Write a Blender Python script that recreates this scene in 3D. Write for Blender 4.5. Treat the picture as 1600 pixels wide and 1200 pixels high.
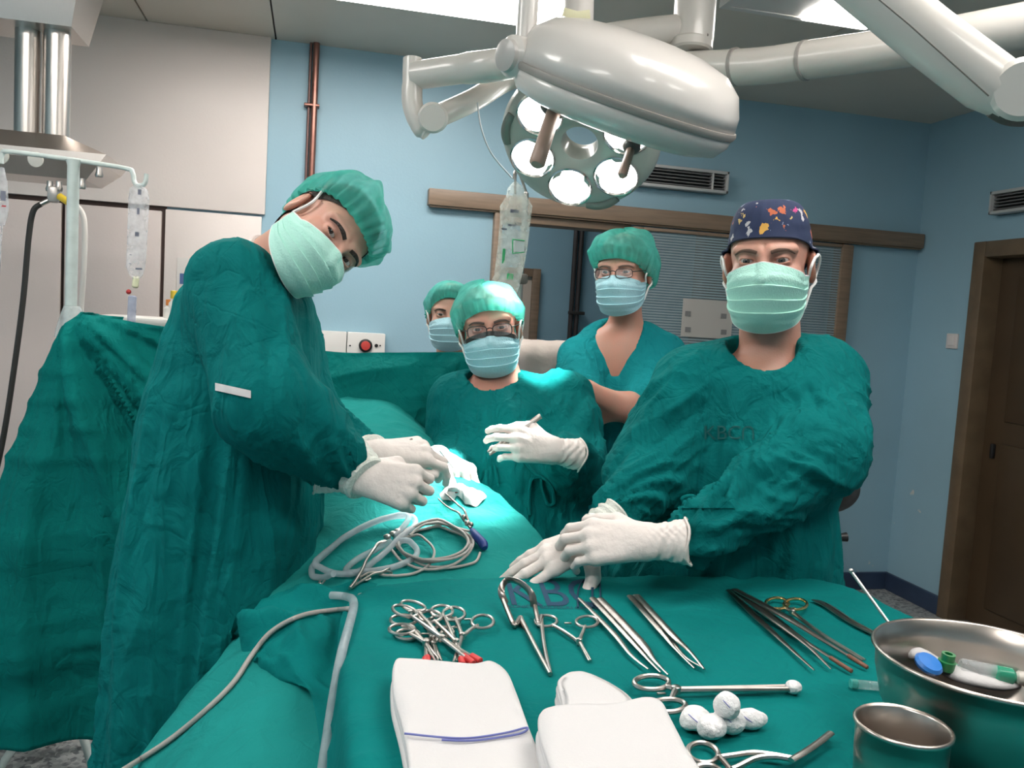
import bpy, bmesh, math, random
import numpy as np
from mathutils import Vector, Matrix
from mathutils.bvhtree import BVHTree

for _o in list(bpy.data.objects):
    bpy.data.objects.remove(_o)
SC = bpy.context.scene
COL = SC.collection
rng = np.random.default_rng(7)

# ------------------------------------------------------------------ camera
CAM = np.array([0.0, 0.0, 1.55])
FPX, YAW, PITCH, ROLL = 1326.5, 0.23426, 0.08098, -0.06004
FW = np.array([math.sin(YAW) * math.cos(PITCH), math.cos(YAW) * math.cos(PITCH), -math.sin(PITCH)])
_r = np.array([math.cos(YAW), -math.sin(YAW), 0.0])
_d = np.cross(FW, _r)
RT = _r * math.cos(ROLL) + _d * math.sin(ROLL)
DN = -_r * math.sin(ROLL) + _d * math.cos(ROLL)
cd = bpy.data.cameras.new('camera')
cd.sensor_fit = 'HORIZONTAL'; cd.sensor_width = 36.0
cd.lens = 36.0 * FPX / 1600.0
cd.clip_start = 0.05; cd.clip_end = 60
cam = bpy.data.objects.new('camera', cd)
M = Matrix.Identity(4)
for i in range(3):
    M[i][0] = RT[i]; M[i][1] = -DN[i]; M[i][2] = -FW[i]; M[i][3] = CAM[i]
cam.matrix_world = M
COL.objects.link(cam); SC.camera = cam

# ------------------------------------------------------------------ world, exposure
SC.view_settings.view_transform = 'Standard'
SC.view_settings.look = 'None'
SC.view_settings.gamma = 1.0
SC.view_settings.use_curve_mapping = False
SC.view_settings.exposure = 0.0
wd = bpy.data.worlds.new('world'); SC.world = wd; wd.use_nodes = True
wd.node_tree.nodes['Background'].inputs[0].default_value = (0.5, 0.55, 0.6, 1)
wd.node_tree.nodes['Background'].inputs[1].default_value = 0.05

# room shell numbers (metres)
WY, RX, LX, FY, HC = 4.47, 3.524, -2.3, -1.9, 2.829
PANEL_W = 15.5       # strength of the ceiling light panels
LAMP_W = 150.0       # power of each bulb of the surgical lamp
SC.cycles.max_bounces = 8
SC.cycles.diffuse_bounces = 5
SC.cycles.glossy_bounces = 4
SC.cycles.transmission_bounces = 6
SC.cycles.transparent_max_bounces = 12
SC.cycles.sample_clamp_indirect = 6.0
SC.cycles.caustics_reflective = False
SC.cycles.caustics_refractive = False

# the ceiling light panels light the room, some added unseen for brightness: each one is a fitting with a lit diffuser (built with the ceiling)

# ------------------------------------------------------------------ pixel helpers (1600x1200 frame)
def ray(px, py):
    return FW + RT * ((px - 800.0) / FPX) + DN * ((py - 600.0) / FPX)
def at(px, py, d):
    return CAM + ray(px, py) * d
def onz(px, py, z):
    r = ray(px, py); return CAM + r * ((z - CAM[2]) / r[2])
def ony(px, py, y=WY):
    r = ray(px, py); return CAM + r * ((y - CAM[1]) / r[1])
def onx(px, py, x=RX):
    r = ray(px, py); return CAM + r * ((x - CAM[0]) / r[0])
def proj(p):
    q = np.asarray(p) - CAM; z = q @ FW
    return 800 + FPX * (q @ RT) / z, 600 + FPX * (q @ DN) / z, z
def nrm(v):
    v = np.asarray(v, float); return v / (np.linalg.norm(v) + 1e-12)
def A(*a):
    return np.array(a, float)

# ------------------------------------------------------------------ materials
def _mat(name):
    m = bpy.data.materials.new(name); m.use_nodes = True
    nt = m.node_tree; b = nt.nodes['Principled BSDF']
    return m, nt, b
def mat(name, col, rough=0.5, metal=0.0, bump=0.0, bscale=60.0, var=0.0, vscale=6.0, col2=None, spec=0.5, coat=0.0, trans=0.0, alpha=1.0, stretch=None):
    m, nt, b = _mat(name)
    b.inputs['Base Color'].default_value = (*col, 1); b.inputs['Roughness'].default_value = rough
    b.inputs['Metallic'].default_value = metal
    b.inputs['Specular IOR Level'].default_value = spec
    b.inputs['Coat Weight'].default_value = coat
    b.inputs['Transmission Weight'].default_value = trans
    b.inputs['Alpha'].default_value = alpha
    N = nt.nodes.new; L = nt.links.new
    tc = N('ShaderNodeTexCoord')
    src = tc.outputs['Object']
    if stretch:
        mp = N('ShaderNodeMapping'); mp.inputs['Scale'].default_value = stretch
        L(src, mp.inputs[0]); src = mp.outputs[0]
    if var > 0 or col2:
        n = N('ShaderNodeTexNoise'); n.inputs['Scale'].default_value = vscale; n.inputs['Detail'].default_value = 4
        L(src, n.inputs['Vector'])
        cr = N('ShaderNodeValToRGB')
        c2 = col2 if col2 else tuple(c * (1 - var) for c in col)
        c1 = col if col2 else tuple(min(1, c * (1 + var)) for c in col)
        cr.color_ramp.elements[0].position = 0.35; cr.color_ramp.elements[1].position = 0.65
        cr.color_ramp.elements[0].color = (*c2, 1); cr.color_ramp.elements[1].color = (*c1, 1)
        L(n.outputs['Fac'], cr.inputs[0]); L(cr.outputs[0], b.inputs['Base Color'])
    if bump > 0:
        n = N('ShaderNodeTexNoise'); n.inputs['Scale'].default_value = bscale; n.inputs['Detail'].default_value = 3
        L(src, n.inputs['Vector'])
        bp = N('ShaderNodeBump'); bp.inputs['Strength'].default_value = bump; bp.inputs['Distance'].default_value = 0.01
        L(n.outputs['Fac'], bp.inputs['Height']); L(bp.outputs[0], b.inputs['Normal'])
    return m
def cloth(name, col, var=0.10, crease=0.25, rough=0.9, sheen=0.0, hang=0.0):
    """woven cotton: fine weave, soft crumple and thin pressed creases as relief"""
    m, nt, b = _mat(name); N = nt.nodes.new; L = nt.links.new
    b.inputs['Roughness'].default_value = rough; b.inputs['Specular IOR Level'].default_value = 0.08
    b.inputs['Sheen Weight'].default_value = sheen; b.inputs['Sheen Roughness'].default_value = 0.5
    tc = N('ShaderNodeTexCoord')
    n = N('ShaderNodeTexNoise'); n.inputs['Scale'].default_value = 5; n.inputs['Detail'].default_value = 5
    L(tc.outputs['Object'], n.inputs['Vector'])
    cr = N('ShaderNodeValToRGB'); cr.color_ramp.elements[0].position = 0.3; cr.color_ramp.elements[1].position = 0.7
    cr.color_ramp.elements[0].color = (*[c * (1 - var) for c in col], 1)
    cr.color_ramp.elements[1].color = (*[c * (1 + var) for c in col], 1)
    L(n.outputs['Fac'], cr.inputs[0]); L(cr.outputs[0], b.inputs['Base Color'])
    # crumple
    n1 = N('ShaderNodeTexNoise'); n1.inputs['Scale'].default_value = 14; n1.inputs['Detail'].default_value = 4; n1.inputs['Distortion'].default_value = 0.8
    L(tc.outputs['Object'], n1.inputs['Vector'])
    b1 = N('ShaderNodeBump'); b1.inputs['Strength'].default_value = crease; b1.inputs['Distance'].default_value = 0.02
    L(n1.outputs['Fac'], b1.inputs['Height'])
    # pressed creases: ridged noise
    n2 = N('ShaderNodeTexNoise'); n2.inputs['Scale'].default_value = 7; n2.inputs['Detail'].default_value = 2; n2.inputs['Distortion'].default_value = 1.2
    L(tc.outputs['Object'], n2.inputs['Vector'])
    s = N('ShaderNodeMath'); s.operation = 'SUBTRACT'; s.inputs[1].default_value = 0.5; L(n2.outputs['Fac'], s.inputs[0])
    a = N('ShaderNodeMath'); a.operation = 'ABSOLUTE'; L(s.outputs[0], a.inputs[0])
    mn = N('ShaderNodeMath'); mn.operation = 'MINIMUM'; mn.inputs[1].default_value = 0.035; L(a.outputs[0], mn.inputs[0])
    b2 = N('ShaderNodeBump'); b2.inputs['Strength'].default_value = crease * 0.8; b2.inputs['Distance'].default_value = 0.05
    L(mn.outputs[0], b2.inputs['Height']); L(b1.outputs[0], b2.inputs['Normal'])
    if hang > 0:     # thin hanging folds, long in height
        mp = N('ShaderNodeMapping'); mp.inputs['Scale'].default_value = (1, 1, 0.22); L(tc.outputs['Object'], mp.inputs[0])
        n4 = N('ShaderNodeTexNoise'); n4.inputs['Scale'].default_value = 17; n4.inputs['Detail'].default_value = 2.5; n4.inputs['Distortion'].default_value = 0.6
        L(mp.outputs[0], n4.inputs['Vector'])
        s4 = N('ShaderNodeMath'); s4.operation = 'SUBTRACT'; s4.inputs[1].default_value = 0.5; L(n4.outputs['Fac'], s4.inputs[0])
        a4 = N('ShaderNodeMath'); a4.operation = 'ABSOLUTE'; L(s4.outputs[0], a4.inputs[0])
        b4 = N('ShaderNodeBump'); b4.invert = True; b4.inputs['Strength'].default_value = hang; b4.inputs['Distance'].default_value = 0.035
        L(a4.outputs[0], b4.inputs['Height']); L(b2.outputs[0], b4.inputs['Normal']); b2 = b4
    n3 = N('ShaderNodeTexNoise'); n3.inputs['Scale'].default_value = 420; n3.inputs['Detail'].default_value = 1
    L(tc.outputs['Object'], n3.inputs['Vector'])
    b3 = N('ShaderNodeBump'); b3.inputs['Strength'].default_value = 0.10; b3.inputs['Distance'].default_value = 0.002
    L(n3.outputs['Fac'], b3.inputs['Height']); L(b2.outputs[0], b3.inputs['Normal'])
    L(b3.outputs[0], b.inputs['Normal'])
    return m
def emis(name, col, s):
    m, nt, b = _mat(name)
    b.inputs['Base Color'].default_value = (*col, 1)
    b.inputs['Emission Color'].default_value = (*col, 1); b.inputs['Emission Strength'].default_value = s
    return m
def film(name, col, alpha, rough=0.25, transl=0.5):
    """thin see-through sheet or fibre cloth: diffuse + translucent + clear"""
    m, nt, b = _mat(name); N = nt.nodes.new; L = nt.links.new
    nt.nodes.remove(b); out = nt.nodes['Material Output']
    tc = N('ShaderNodeTexCoord'); n = N('ShaderNodeTexNoise'); n.inputs['Scale'].default_value = 25; n.inputs['Detail'].default_value = 3
    L(tc.outputs['Object'], n.inputs['Vector'])
    d = N('ShaderNodeBsdfPrincipled'); d.inputs['Base Color'].default_value = (*col, 1); d.inputs['Roughness'].default_value = rough
    d.inputs['Specular IOR Level'].default_value = 0.4
    t = N('ShaderNodeBsdfTranslucent'); t.inputs[0].default_value = (*col, 1)
    mx = N('ShaderNodeMixShader'); mx.inputs[0].default_value = transl; L(d.outputs[0], mx.inputs[1]); L(t.outputs[0], mx.inputs[2])
    tr = N('ShaderNodeBsdfTransparent')
    mr = N('ShaderNodeMapRange'); mr.inputs[3].default_value = max(0, alpha - 0.12); mr.inputs[4].default_value = min(1, alpha + 0.12)
    mr.inputs[1].default_value = 0.3; mr.inputs[2].default_value = 0.7
    L(n.outputs['Fac'], mr.inputs[0])
    m2 = N('ShaderNodeMixShader'); L(mr.outputs[0], m2.inputs[0]); L(tr.outputs[0], m2.inputs[1]); L(mx.outputs[0], m2.inputs[2])
    L(m2.outputs[0], out.inputs[0])
    return m

MT = {}
MT['gown'] = cloth('gown_cotton', (0.002, 0.136, 0.134), crease=0.65, hang=0.75)
MT['scrub'] = cloth('scrub_cotton', (0.008, 0.215, 0.235), crease=0.6, hang=0.5)
MT['drape'] = cloth('drape_cotton', (0.012, 0.225, 0.208), crease=0.5)
MT['mayo'] = cloth('table_drape_cotton', (0.002, 0.163, 0.156), crease=0.32)
MT['screen'] = cloth('screen_drape_cotton', (0.002, 0.142, 0.128), crease=0.55, hang=0.5)
MT['glove'] = mat('latex_glove', (0.74, 0.66, 0.62), 0.55, bump=0.25, bscale=55)
MT['knit'] = mat('knit_cuff', (0.74, 0.76, 0.70), 0.9, bump=0.5, bscale=180, stretch=(1, 1, 1))
MT['white'] = mat('white_cloth', (0.60, 0.585, 0.585), 0.95, bump=0.10, bscale=340)
MT['steel'] = mat('instrument_steel', (0.52, 0.485, 0.455), 0.30, 1.0, var=0.12, vscale=40)
MT['steel_dark'] = mat('dark_instrument_steel', (0.30, 0.27, 0.25), 0.3, 1.0)
MT['brushed'] = mat('brushed_steel', (0.62, 0.57, 0.53), 0.32, 1.0, bump=0.05, bscale=150, stretch=(1, 1, 0.02))
MT['gold'] = mat('gold_plated_rings', (0.80, 0.58, 0.25), 0.25, 1.0)
MT['black'] = mat('black_plastic', (0.012, 0.012, 0.013), 0.45)
MT['dark'] = mat('dark_rubber', (0.03, 0.028, 0.026), 0.6)
MT['lamp'] = mat('lamp_housing_enamel', (0.60, 0.57, 0.54), 0.30, coat=0.4)
MT['lampdark'] = mat('lamp_joint_grey', (0.10, 0.09, 0.08), 0.45)
MT['wood'] = mat('oak_brown_laminate', (0.225, 0.155, 0.105), 0.45, var=0.12, vscale=5, stretch=(1, 1, 12))
MT['doorbrown'] = mat('dark_brown_door_paint', (0.070, 0.044, 0.024), 0.38, var=0.1, vscale=4)
MT['framebrown'] = mat('brown_door_frame_paint', (0.155, 0.105, 0.062), 0.38, var=0.12, vscale=9)

# ------------------------------------------------------------------ mesh building
class MB:
    def __init__(s):
        s.v = []; s.f = []; s.n = 0
    def add(s, V, F):
        V = np.asarray(V, float)
        s.v.append(V); s.f.extend([tuple(i + s.n for i in f) for f in F]); s.n += len(V); return s
    def box(s, c, size, R=None, bev=0.0):
        bm = bmesh.new(); bmesh.ops.create_cube(bm, size=1.0)
        for v in bm.verts:
            v.co = Vector((v.co.x * size[0], v.co.y * size[1], v.co.z * size[2]))
        if bev > 0:
            bmesh.ops.bevel(bm, geom=list(bm.edges), offset=min(bev, min(size) * 0.45), segments=2, affect='EDGES', profile=0.5)
        V = np.array([v.co[:] for v in bm.verts]); F = [tuple(v.index for v in f.verts) for f in bm.faces]
        bm.free()
        if R is not None: V = V @ np.asarray(R).T
        return s.add(V + np.asarray(c), F)
    def bb(s, lo, hi, bev=0.0):
        lo = np.minimum(lo, hi) if False else np.asarray(lo, float); hi = np.asarray(hi, float)
        l = np.minimum(lo, hi); h = np.maximum(lo, hi)
        return s.box((l + h) / 2, h - l, None, bev)
    def tube(s, pts, r, n=10, closed=False, caps=True, flat=None):
        P = np.asarray(pts, float); m = len(P)
        rr = np.full(m, r) if np.isscalar(r) else np.asarray(r, float)
        if closed: T = np.roll(P, -1, 0) - np.roll(P, 1, 0)
        else: T = np.gradient(P, axis=0)
        T = T / (np.linalg.norm(T, axis=1)[:, None] + 1e-12)
        if flat is not None: up = nrm(flat[0])
        else:
            up = A(0, 0, 1) if abs(T[0][2]) < 0.9 else A(1, 0, 0)
        rings = []; u = up - T[0] * (up @ T[0]); u = nrm(u)
        for i in range(m):
            u = (up if flat is not None else u); u = u - T[i] * (u @ T[i]); u = nrm(u); w = np.cross(T[i], u)
            th = np.linspace(0, 2 * math.pi, n, endpoint=False)
            k = flat[1] if flat is not None else 1.0
            rings.append(P[i] + rr[i] * (np.cos(th)[:, None] * u * k + np.sin(th)[:, None] * w))
        V = np.concatenate(rings); F = []
        for i in range(m if closed else m - 1):
            a, b = i * n, ((i + 1) % m) * n
            for j in range(n):
                k = (j + 1) % n; F.append((a + j, a + k, b + k, b + j))
        if caps and not closed:
            F.append(tuple(range(n - 1, -1, -1))); F.append(tuple((m - 1) * n + j for j in range(n)))
        return s.add(V, F)
    def lathe(s, prof, c=(0, 0, 0), ax=(0, 0, 1), n=32, sx=1.0, sy=1.0, xd=None, arc=None, cap=True):
        ax = nrm(ax); x = nrm(np.cross(ax, A(0, 1, 0) if abs(ax[1]) < 0.9 else A(1, 0, 0))) if xd is None else nrm(np.asarray(xd) - ax * (np.asarray(xd) @ ax))
        y = np.cross(ax, x); th = np.linspace(0, 2 * math.pi, n, endpoint=False)
        V = [];
        for r, h in prof:
            V.append(np.asarray(c) + ax * h + r * (np.cos(th)[:, None] * x * sx + np.sin(th)[:, None] * y * sy))
        F = []
        for i in range(len(prof) - 1):
            for j in range(n):
                k = (j + 1) % n; F.append((i * n + j, i * n + k, (i + 1) * n + k, (i + 1) * n + j))
        if cap and prof[0][0] > 1e-6: F.append(tuple(range(n - 1, -1, -1)))
        if cap and prof[-1][0] > 1e-6: F.append(tuple((len(prof) - 1) * n + j for j in range(n)))
        return s.add(np.concatenate(V), F)
    def grid(s, G, wrapu=False):
        G = np.asarray(G, float); a, b = G.shape[:2]; F = []
        for i in range(a if wrapu else a - 1):
            i2 = (i + 1) % a
            for j in range(b - 1):
                F.append((i * b + j, i2 * b + j, i2 * b + j + 1, i * b + j + 1))
        return s.add(G.reshape(-1, 3), F)
    def prism(s, poly, ex):
        P = np.asarray(poly, float); n = len(P); V = np.concatenate([P, P + np.asarray(ex)])
        F = [tuple(range(n - 1, -1, -1)), tuple(range(n, 2 * n))] + [(i, (i + 1) % n, n + (i + 1) % n, n + i) for i in range(n)]
        return s.add(V, F)
    def V(s): return np.concatenate(s.v) if s.v else np.zeros((0, 3))

def spline(pts, n=8, closed=False):
    P = np.asarray(pts, float); m = len(P); out = []
    rngs = range(m) if closed else range(m - 1)
    for i in rngs:
        if closed: p0, p1, p2, p3 = P[(i - 1) % m], P[i], P[(i + 1) % m], P[(i + 2) % m]
        else: p0, p1, p2, p3 = P[max(i - 1, 0)], P[i], P[i + 1], P[min(i + 2, m - 1)]
        for k in range(n):
            t = k / n
            out.append(0.5 * ((2 * p1) + (-p0 + p2) * t + (2 * p0 - 5 * p1 + 4 * p2 - p3) * t * t + (-p0 + 3 * p1 - 3 * p2 + p3) * t ** 3))
    if not closed: out.append(P[-1])
    return np.array(out)

def mkobj(name, V, F, material, loc=(0, 0, 0), smooth=True, thick=0.0, sharp=None):
    me = bpy.data.meshes.new(name)
    me.from_pydata([tuple(v) for v in (np.asarray(V, float) - np.asarray(loc))], [], [tuple(int(i) for i in f) for f in F])
    me.validate(clean_customdata=False)
    bm = bmesh.new(); bm.from_mesh(me); bmesh.ops.recalc_face_normals(bm, faces=bm.faces)
    if thick:
        bmesh.ops.solidify(bm, geom=list(bm.faces), thickness=thick)
    bm.to_mesh(me); bm.free()
    if smooth:
        me.polygons.foreach_set('use_smooth', [True] * len(me.polygons))
        if smooth != 'all':
            me.set_sharp_from_angle(angle=math.radians(42))
    me.materials.append(material); me.update()
    o = bpy.data.objects.new(name, me); COL.objects.link(o)
    return o
class Thing:
    """an Empty at the base of a thing; part() hangs one mesh under it (or under another part)"""
    def __init__(s, name, label, cat, loc, group=None, kind=None):
        o = bpy.data.objects.new(name, None); o.empty_display_size = 0.05; COL.objects.link(o)
        o.location = tuple(loc); s.loc = np.asarray(loc, float); s.o = o
        o['label'] = label; o['category'] = cat
        if group: o['group'] = group
        if kind: o['kind'] = kind
    def part(s, name, mb, material, parent=None, label=None, smooth=True, thick=0.0, kind=None):
        V, F = (mb.V(), mb.f) if isinstance(mb, MB) else mb
        p = mkobj(name, V, F, material, s.loc, smooth, thick)
        p.parent = parent if parent is not None else s.o
        if label: p['label'] = label
        if kind: p['kind'] = kind
        return p
def single(name, mb, material, label=None, cat=None, group=None, kind=None, smooth=True, loc=None, thick=0.0):
    V, F = (mb.V(), mb.f) if isinstance(mb, MB) else mb
    if loc is None:
        V0 = np.asarray(V); loc = ((V0[:, 0].min() + V0[:, 0].max()) / 2, (V0[:, 1].min() + V0[:, 1].max()) / 2, V0[:, 2].min())
    o = mkobj(name, V, F, material, loc, smooth, thick); o.location = tuple(loc)
    if label: o['label'] = label
    if cat: o['category'] = cat
    if group: o['group'] = group
    if kind: o['kind'] = kind
    return o
def child(par, name, mb, material, smooth=True, label=None, thick=0.0):
    V, F = (mb.V(), mb.f) if isinstance(mb, MB) else mb
    loc = np.array(par.location) if par.parent is None else np.array(par.parent.location) if par.parent.parent is None else np.array(par.parent.parent.location)
    p = mkobj(name, V, F, material, loc, smooth, thick); p.parent = par
    if label: p['label'] = label
    return p
def text_mesh(body, size, font_bold=False, extrude=0.0, res=3):
    cu = bpy.data.curves.new('lettering', 'FONT'); cu.body = body; cu.size = size; cu.resolution_u = res; cu.extrude = extrude
    cu.align_x = 'CENTER'; cu.align_y = 'CENTER'
    if font_bold: cu.offset = size * 0.012
    o = bpy.data.objects.new('lettering', cu); COL.objects.link(o)
    bpy.context.view_layer.update()
    dg = bpy.context.evaluated_depsgraph_get(); me = bpy.data.meshes.new_from_object(o.evaluated_get(dg))
    V = np.array([v.co[:] for v in me.vertices]); F = [tuple(p.vertices) for p in me.polygons]
    bpy.data.objects.remove(o); bpy.data.meshes.remove(me); bpy.data.curves.remove(cu)
    return V, F

# ------------------------------------------------------------------ implicit surfaces (for bodies, gowns, gloves, folded cloth)
def h3(i, j, k, seed=0):
    n = (i.astype(np.int64) * 73856093) ^ (j.astype(np.int64) * 19349663) ^ (k.astype(np.int64) * 83492791) ^ (seed * 2654435)
    n = (n ^ (n >> 13)) * 1274126177; n = n & 0x7fffffff
    return ((n ^ (n >> 16)) & 0xffff) / 65535.0
def vn(P, seed=0):
    """value noise 0..1 at (N,3)"""
    P = np.asarray(P, float); I = np.floor(P); f = P - I; f = f * f * (3 - 2 * f); I = I.astype(np.int64)
    r = 0
    for a in (0, 1):
        wa = f[:, 0] if a else 1 - f[:, 0]
        for b in (0, 1):
            wb = f[:, 1] if b else 1 - f[:, 1]
            for c in (0, 1):
                wc = f[:, 2] if c else 1 - f[:, 2]
                r = r + wa * wb * wc * h3(I[:, 0] + a, I[:, 1] + b, I[:, 2] + c, seed)
    return r
def vn2(u, v, seed=0):
    u = np.asarray(u, float); v = np.asarray(v, float); sh = np.broadcast(u, v).shape
    u = np.broadcast_to(u, sh).ravel(); v = np.broadcast_to(v, sh).ravel()
    return vn(np.stack([u, v, np.full_like(u, seed * 7.31 + 0.5)], 1), seed).reshape(sh)
def ridge(n, p=1.4):
    return (1 - np.abs(2 * n - 1)) ** p
def folds(u, v, seed=0, warp=0.8):
    """fold relief in about -0.5..0.5: ridges run along v, repeat across u"""
    w = vn2(u * 0.45, v * 0.9, seed + 11) * warp * 2
    a = ridge(vn2(u + w, v, seed)); b = ridge(vn2(u * 2.3 + w * 1.5 + 5, v * 1.7, seed + 3), 1.8)
    c = ridge(vn2(u * 5.1 + w * 2 + 9, v * 3.1, seed + 6), 2.2)
    return (0.62 * a + 0.34 * b + 0.05 * c) - 0.43
def smin(a, b, k):
    h = np.clip(0.5 + 0.5 * (b - a) / k, 0, 1); return b * (1 - h) + a * h - k * h * (1 - h)
def smax(a, b, k): return -smin(-a, -b, k)
def rcone(P, a, b, ra, rb):
    a = np.asarray(a, float); b = np.asarray(b, float); ab = b - a
    t = np.clip(((P - a) @ ab) / (ab @ ab + 1e-12), 0, 1)
    return np.linalg.norm(P - a - t[:, None] * ab, axis=1) - (ra + t * (rb - ra))
def ell(P, c, r, R=None):
    q = P - np.asarray(c)
    if R is not None: q = q @ np.asarray(R)      # columns of R = local axes
    r = np.asarray(r, float); k0 = np.linalg.norm(q / r, axis=1); k1 = np.linalg.norm(q / (r * r), axis=1) + 1e-9
    return k0 * (k0 - 1) / k1
def surfnet(fn, lo, hi, h, B=6):
    lo = np.asarray(lo, float); hi = np.asarray(hi, float)
    nb = np.ceil((hi - lo) / (h * B)).astype(int); n = nb * B
    D = np.ones(tuple(n), np.float32)
    ii = np.stack(np.meshgrid(*[np.arange(k) for k in nb], indexing='ij'), -1).reshape(-1, 3)
    cc = lo + (ii * B + (B - 1) / 2) * h
    dc = fn(cc); act = np.abs(dc) < h * B * 1.25 + 0.006
    Db = np.repeat(np.repeat(np.repeat(dc.reshape(tuple(nb)), B, 0), B, 1), B, 2); D[:] = Db
    off = np.stack(np.meshgrid(*[np.arange(B)] * 3, indexing='ij'), -1).reshape(-1, 3)
    ia = ii[act]
    CH = 1500
    for s in range(0, len(ia), CH):
        idx = (ia[s:s + CH, None, :] * B + off[None]).reshape(-1, 3)
        d = fn(lo + idx * h)
        D[idx[:, 0], idx[:, 1], idx[:, 2]] = d
    S = D < 0
    nx, ny, nz = n
    c = np.zeros((nx - 1, ny - 1, nz - 1), np.int8)
    for a in (0, 1):
        for b in (0, 1):
            for e in (0, 1):
                c += S[a:nx - 1 + a, b:ny - 1 + b, e:nz - 1 + e]
    cells = np.argwhere((c > 0) & (c < 8))
    idm = -np.ones((nx - 1, ny - 1, nz - 1), np.int64); idm[cells[:, 0], cells[:, 1], cells[:, 2]] = np.arange(len(cells))
    acc = np.zeros((len(cells), 3)); cnt = np.zeros(len(cells))
    cor = [(a, b, e) for a in (0, 1) for b in (0, 1) for e in (0, 1)]
    val = {k: D[cells[:, 0] + k[0], cells[:, 1] + k[1], cells[:, 2] + k[2]] for k in cor}
    for k in cor:
        for ax in range(3):
            if k[ax] == 0:
                k2 = list(k); k2[ax] = 1; k2 = tuple(k2); v1, v2 = val[k], val[k2]
                m = (v1 < 0) != (v2 < 0); t = v1 / (v1 - v2 + 1e-20)
                p = np.zeros((len(cells), 3)); p[:] = k; p[:, ax] += t
                acc[m] += p[m]; cnt[m] += 1
    V = lo + (cells + acc / np.maximum(cnt, 1)[:, None]) * h
    F = []
    for ax in range(3):
        o1, o2 = [(1, 2), (2, 0), (0, 1)][ax]
        sl = [slice(1, -1)] * 3; sl[ax] = slice(0, -1)
        s2 = list(sl); s2[ax] = slice(1, None)
        e = np.argwhere(S[tuple(sl)] != S[tuple(s2)])
        if not len(e): continue
        base = e.copy(); base[:, o1] += 1; base[:, o2] += 1
        inside = S[base[:, 0], base[:, 1], base[:, 2]]
        def g(d1, d2):
            q = base.copy(); q[:, o1] -= d1; q[:, o2] -= d2
            q = np.clip(q, 0, np.array(idm.shape) - 1)
            return idm[q[:, 0], q[:, 1], q[:, 2]]
        q = np.stack([g(1, 1), g(0, 1), g(0, 0), g(1, 0)], 1)
        q[~inside] = q[~inside][:, ::-1]
        q = q[(q >= 0).all(1)]
        F.append(q)
    F = np.concatenate(F)
    return V, F
def vnorm(V, F):
    F = np.asarray(F); n = np.cross(V[F[:, 2]] - V[F[:, 0]], V[F[:, 3]] - V[F[:, 1]])
    N = np.zeros_like(V)
    for k in range(4): np.add.at(N, F[:, k], n)
    return N / (np.linalg.norm(N, axis=1)[:, None] + 1e-12)
def relax(V, F, it=1, w=0.5):
    F = np.asarray(F)
    for _ in range(it):
        S = np.zeros_like(V); c = np.zeros(len(V))
        for a, b in ((0, 1), (1, 2), (2, 3), (3, 0)):
            np.add.at(S, F[:, a], V[F[:, b]]); np.add.at(c, F[:, a], 1)
            np.add.at(S, F[:, b], V[F[:, a]]); np.add.at(c, F[:, b], 1)
        V = V * (1 - w) + w * S / np.maximum(c, 1)[:, None]
    return V
# ================================================================== THE ROOM
def wallmat(name, col, wear=False):
    m, nt, b = _mat(name); N = nt.nodes.new; L = nt.links.new
    b.inputs['Roughness'].default_value = 0.42; b.inputs['Specular IOR Level'].default_value = 0.4
    tc = N('ShaderNodeTexCoord'); n = N('ShaderNodeTexNoise'); n.inputs['Scale'].default_value = 1.3; n.inputs['Detail'].default_value = 6
    L(tc.outputs['Object'], n.inputs['Vector'])
    cr = N('ShaderNodeValToRGB'); cr.color_ramp.elements[0].position = 0.3; cr.color_ramp.elements[1].position = 0.7
    cr.color_ramp.elements[0].color = (*[c * 0.94 for c in col], 1); cr.color_ramp.elements[1].color = (*[c * 1.05 for c in col], 1)
    L(n.outputs['Fac'], cr.inputs[0]); last = cr.outputs[0]
    if wear:   # chipped paint low on the wall
        n2 = N('ShaderNodeTexNoise'); n2.inputs['Scale'].default_value = 7.5; n2.inputs['Detail'].default_value = 6; n2.inputs['Roughness'].default_value = 0.65
        L(tc.outputs['Object'], n2.inputs['Vector'])
        gt = N('ShaderNodeValToRGB'); gt.color_ramp.elements[0].position = 0.66; gt.color_ramp.elements[1].position = 0.68
        L(n2.outputs['Fac'], gt.inputs[0])
        sx = N('ShaderNodeSeparateXYZ'); L(tc.outputs['Object'], sx.inputs[0])
        mr = N('ShaderNodeMapRange'); mr.inputs[1].default_value = 0.85; mr.inputs[2].default_value = 0.7; L(sx.outputs[2], mr.inputs[0])
        mu = N('ShaderNodeMath'); mu.operation = 'MULTIPLY'; L(gt.outputs[0], mu.inputs[0]); L(mr.outputs[0], mu.inputs[1])
        mx = N('ShaderNodeMix'); mx.data_type = 'RGBA'; L(mu.outputs[0], mx.inputs[0]); L(last, mx.inputs[6]); mx.inputs[7].default_value = (0.62, 0.60, 0.55, 1)
        last = mx.outputs[2]
    L(last, b.inputs['Base Color'])
    nb = N('ShaderNodeTexNoise'); nb.inputs['Scale'].default_value = 90; nb.inputs['Detail'].default_value = 3; L(tc.outputs['Object'], nb.inputs['Vector'])
    bp = N('ShaderNodeBump'); bp.inputs['Strength'].default_value = 0.12; bp.inputs['Distance'].default_value = 0.004; L(nb.outputs['Fac'], bp.inputs['Height']); L(bp.outputs[0], b.inputs['Normal'])
    return m
MT['blue'] = wallmat('blue_wall_paint', (0.30, 0.47, 0.56), True)
MT['blue2'] = wallmat('corridor_wall_paint', (0.26, 0.43, 0.53))
MT['panel'] = wallmat('cream_wall_panel', (0.74, 0.66, 0.62))
MT['panel2'] = wallmat('rose_grey_door_panel', (0.62, 0.54, 0.51))
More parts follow.
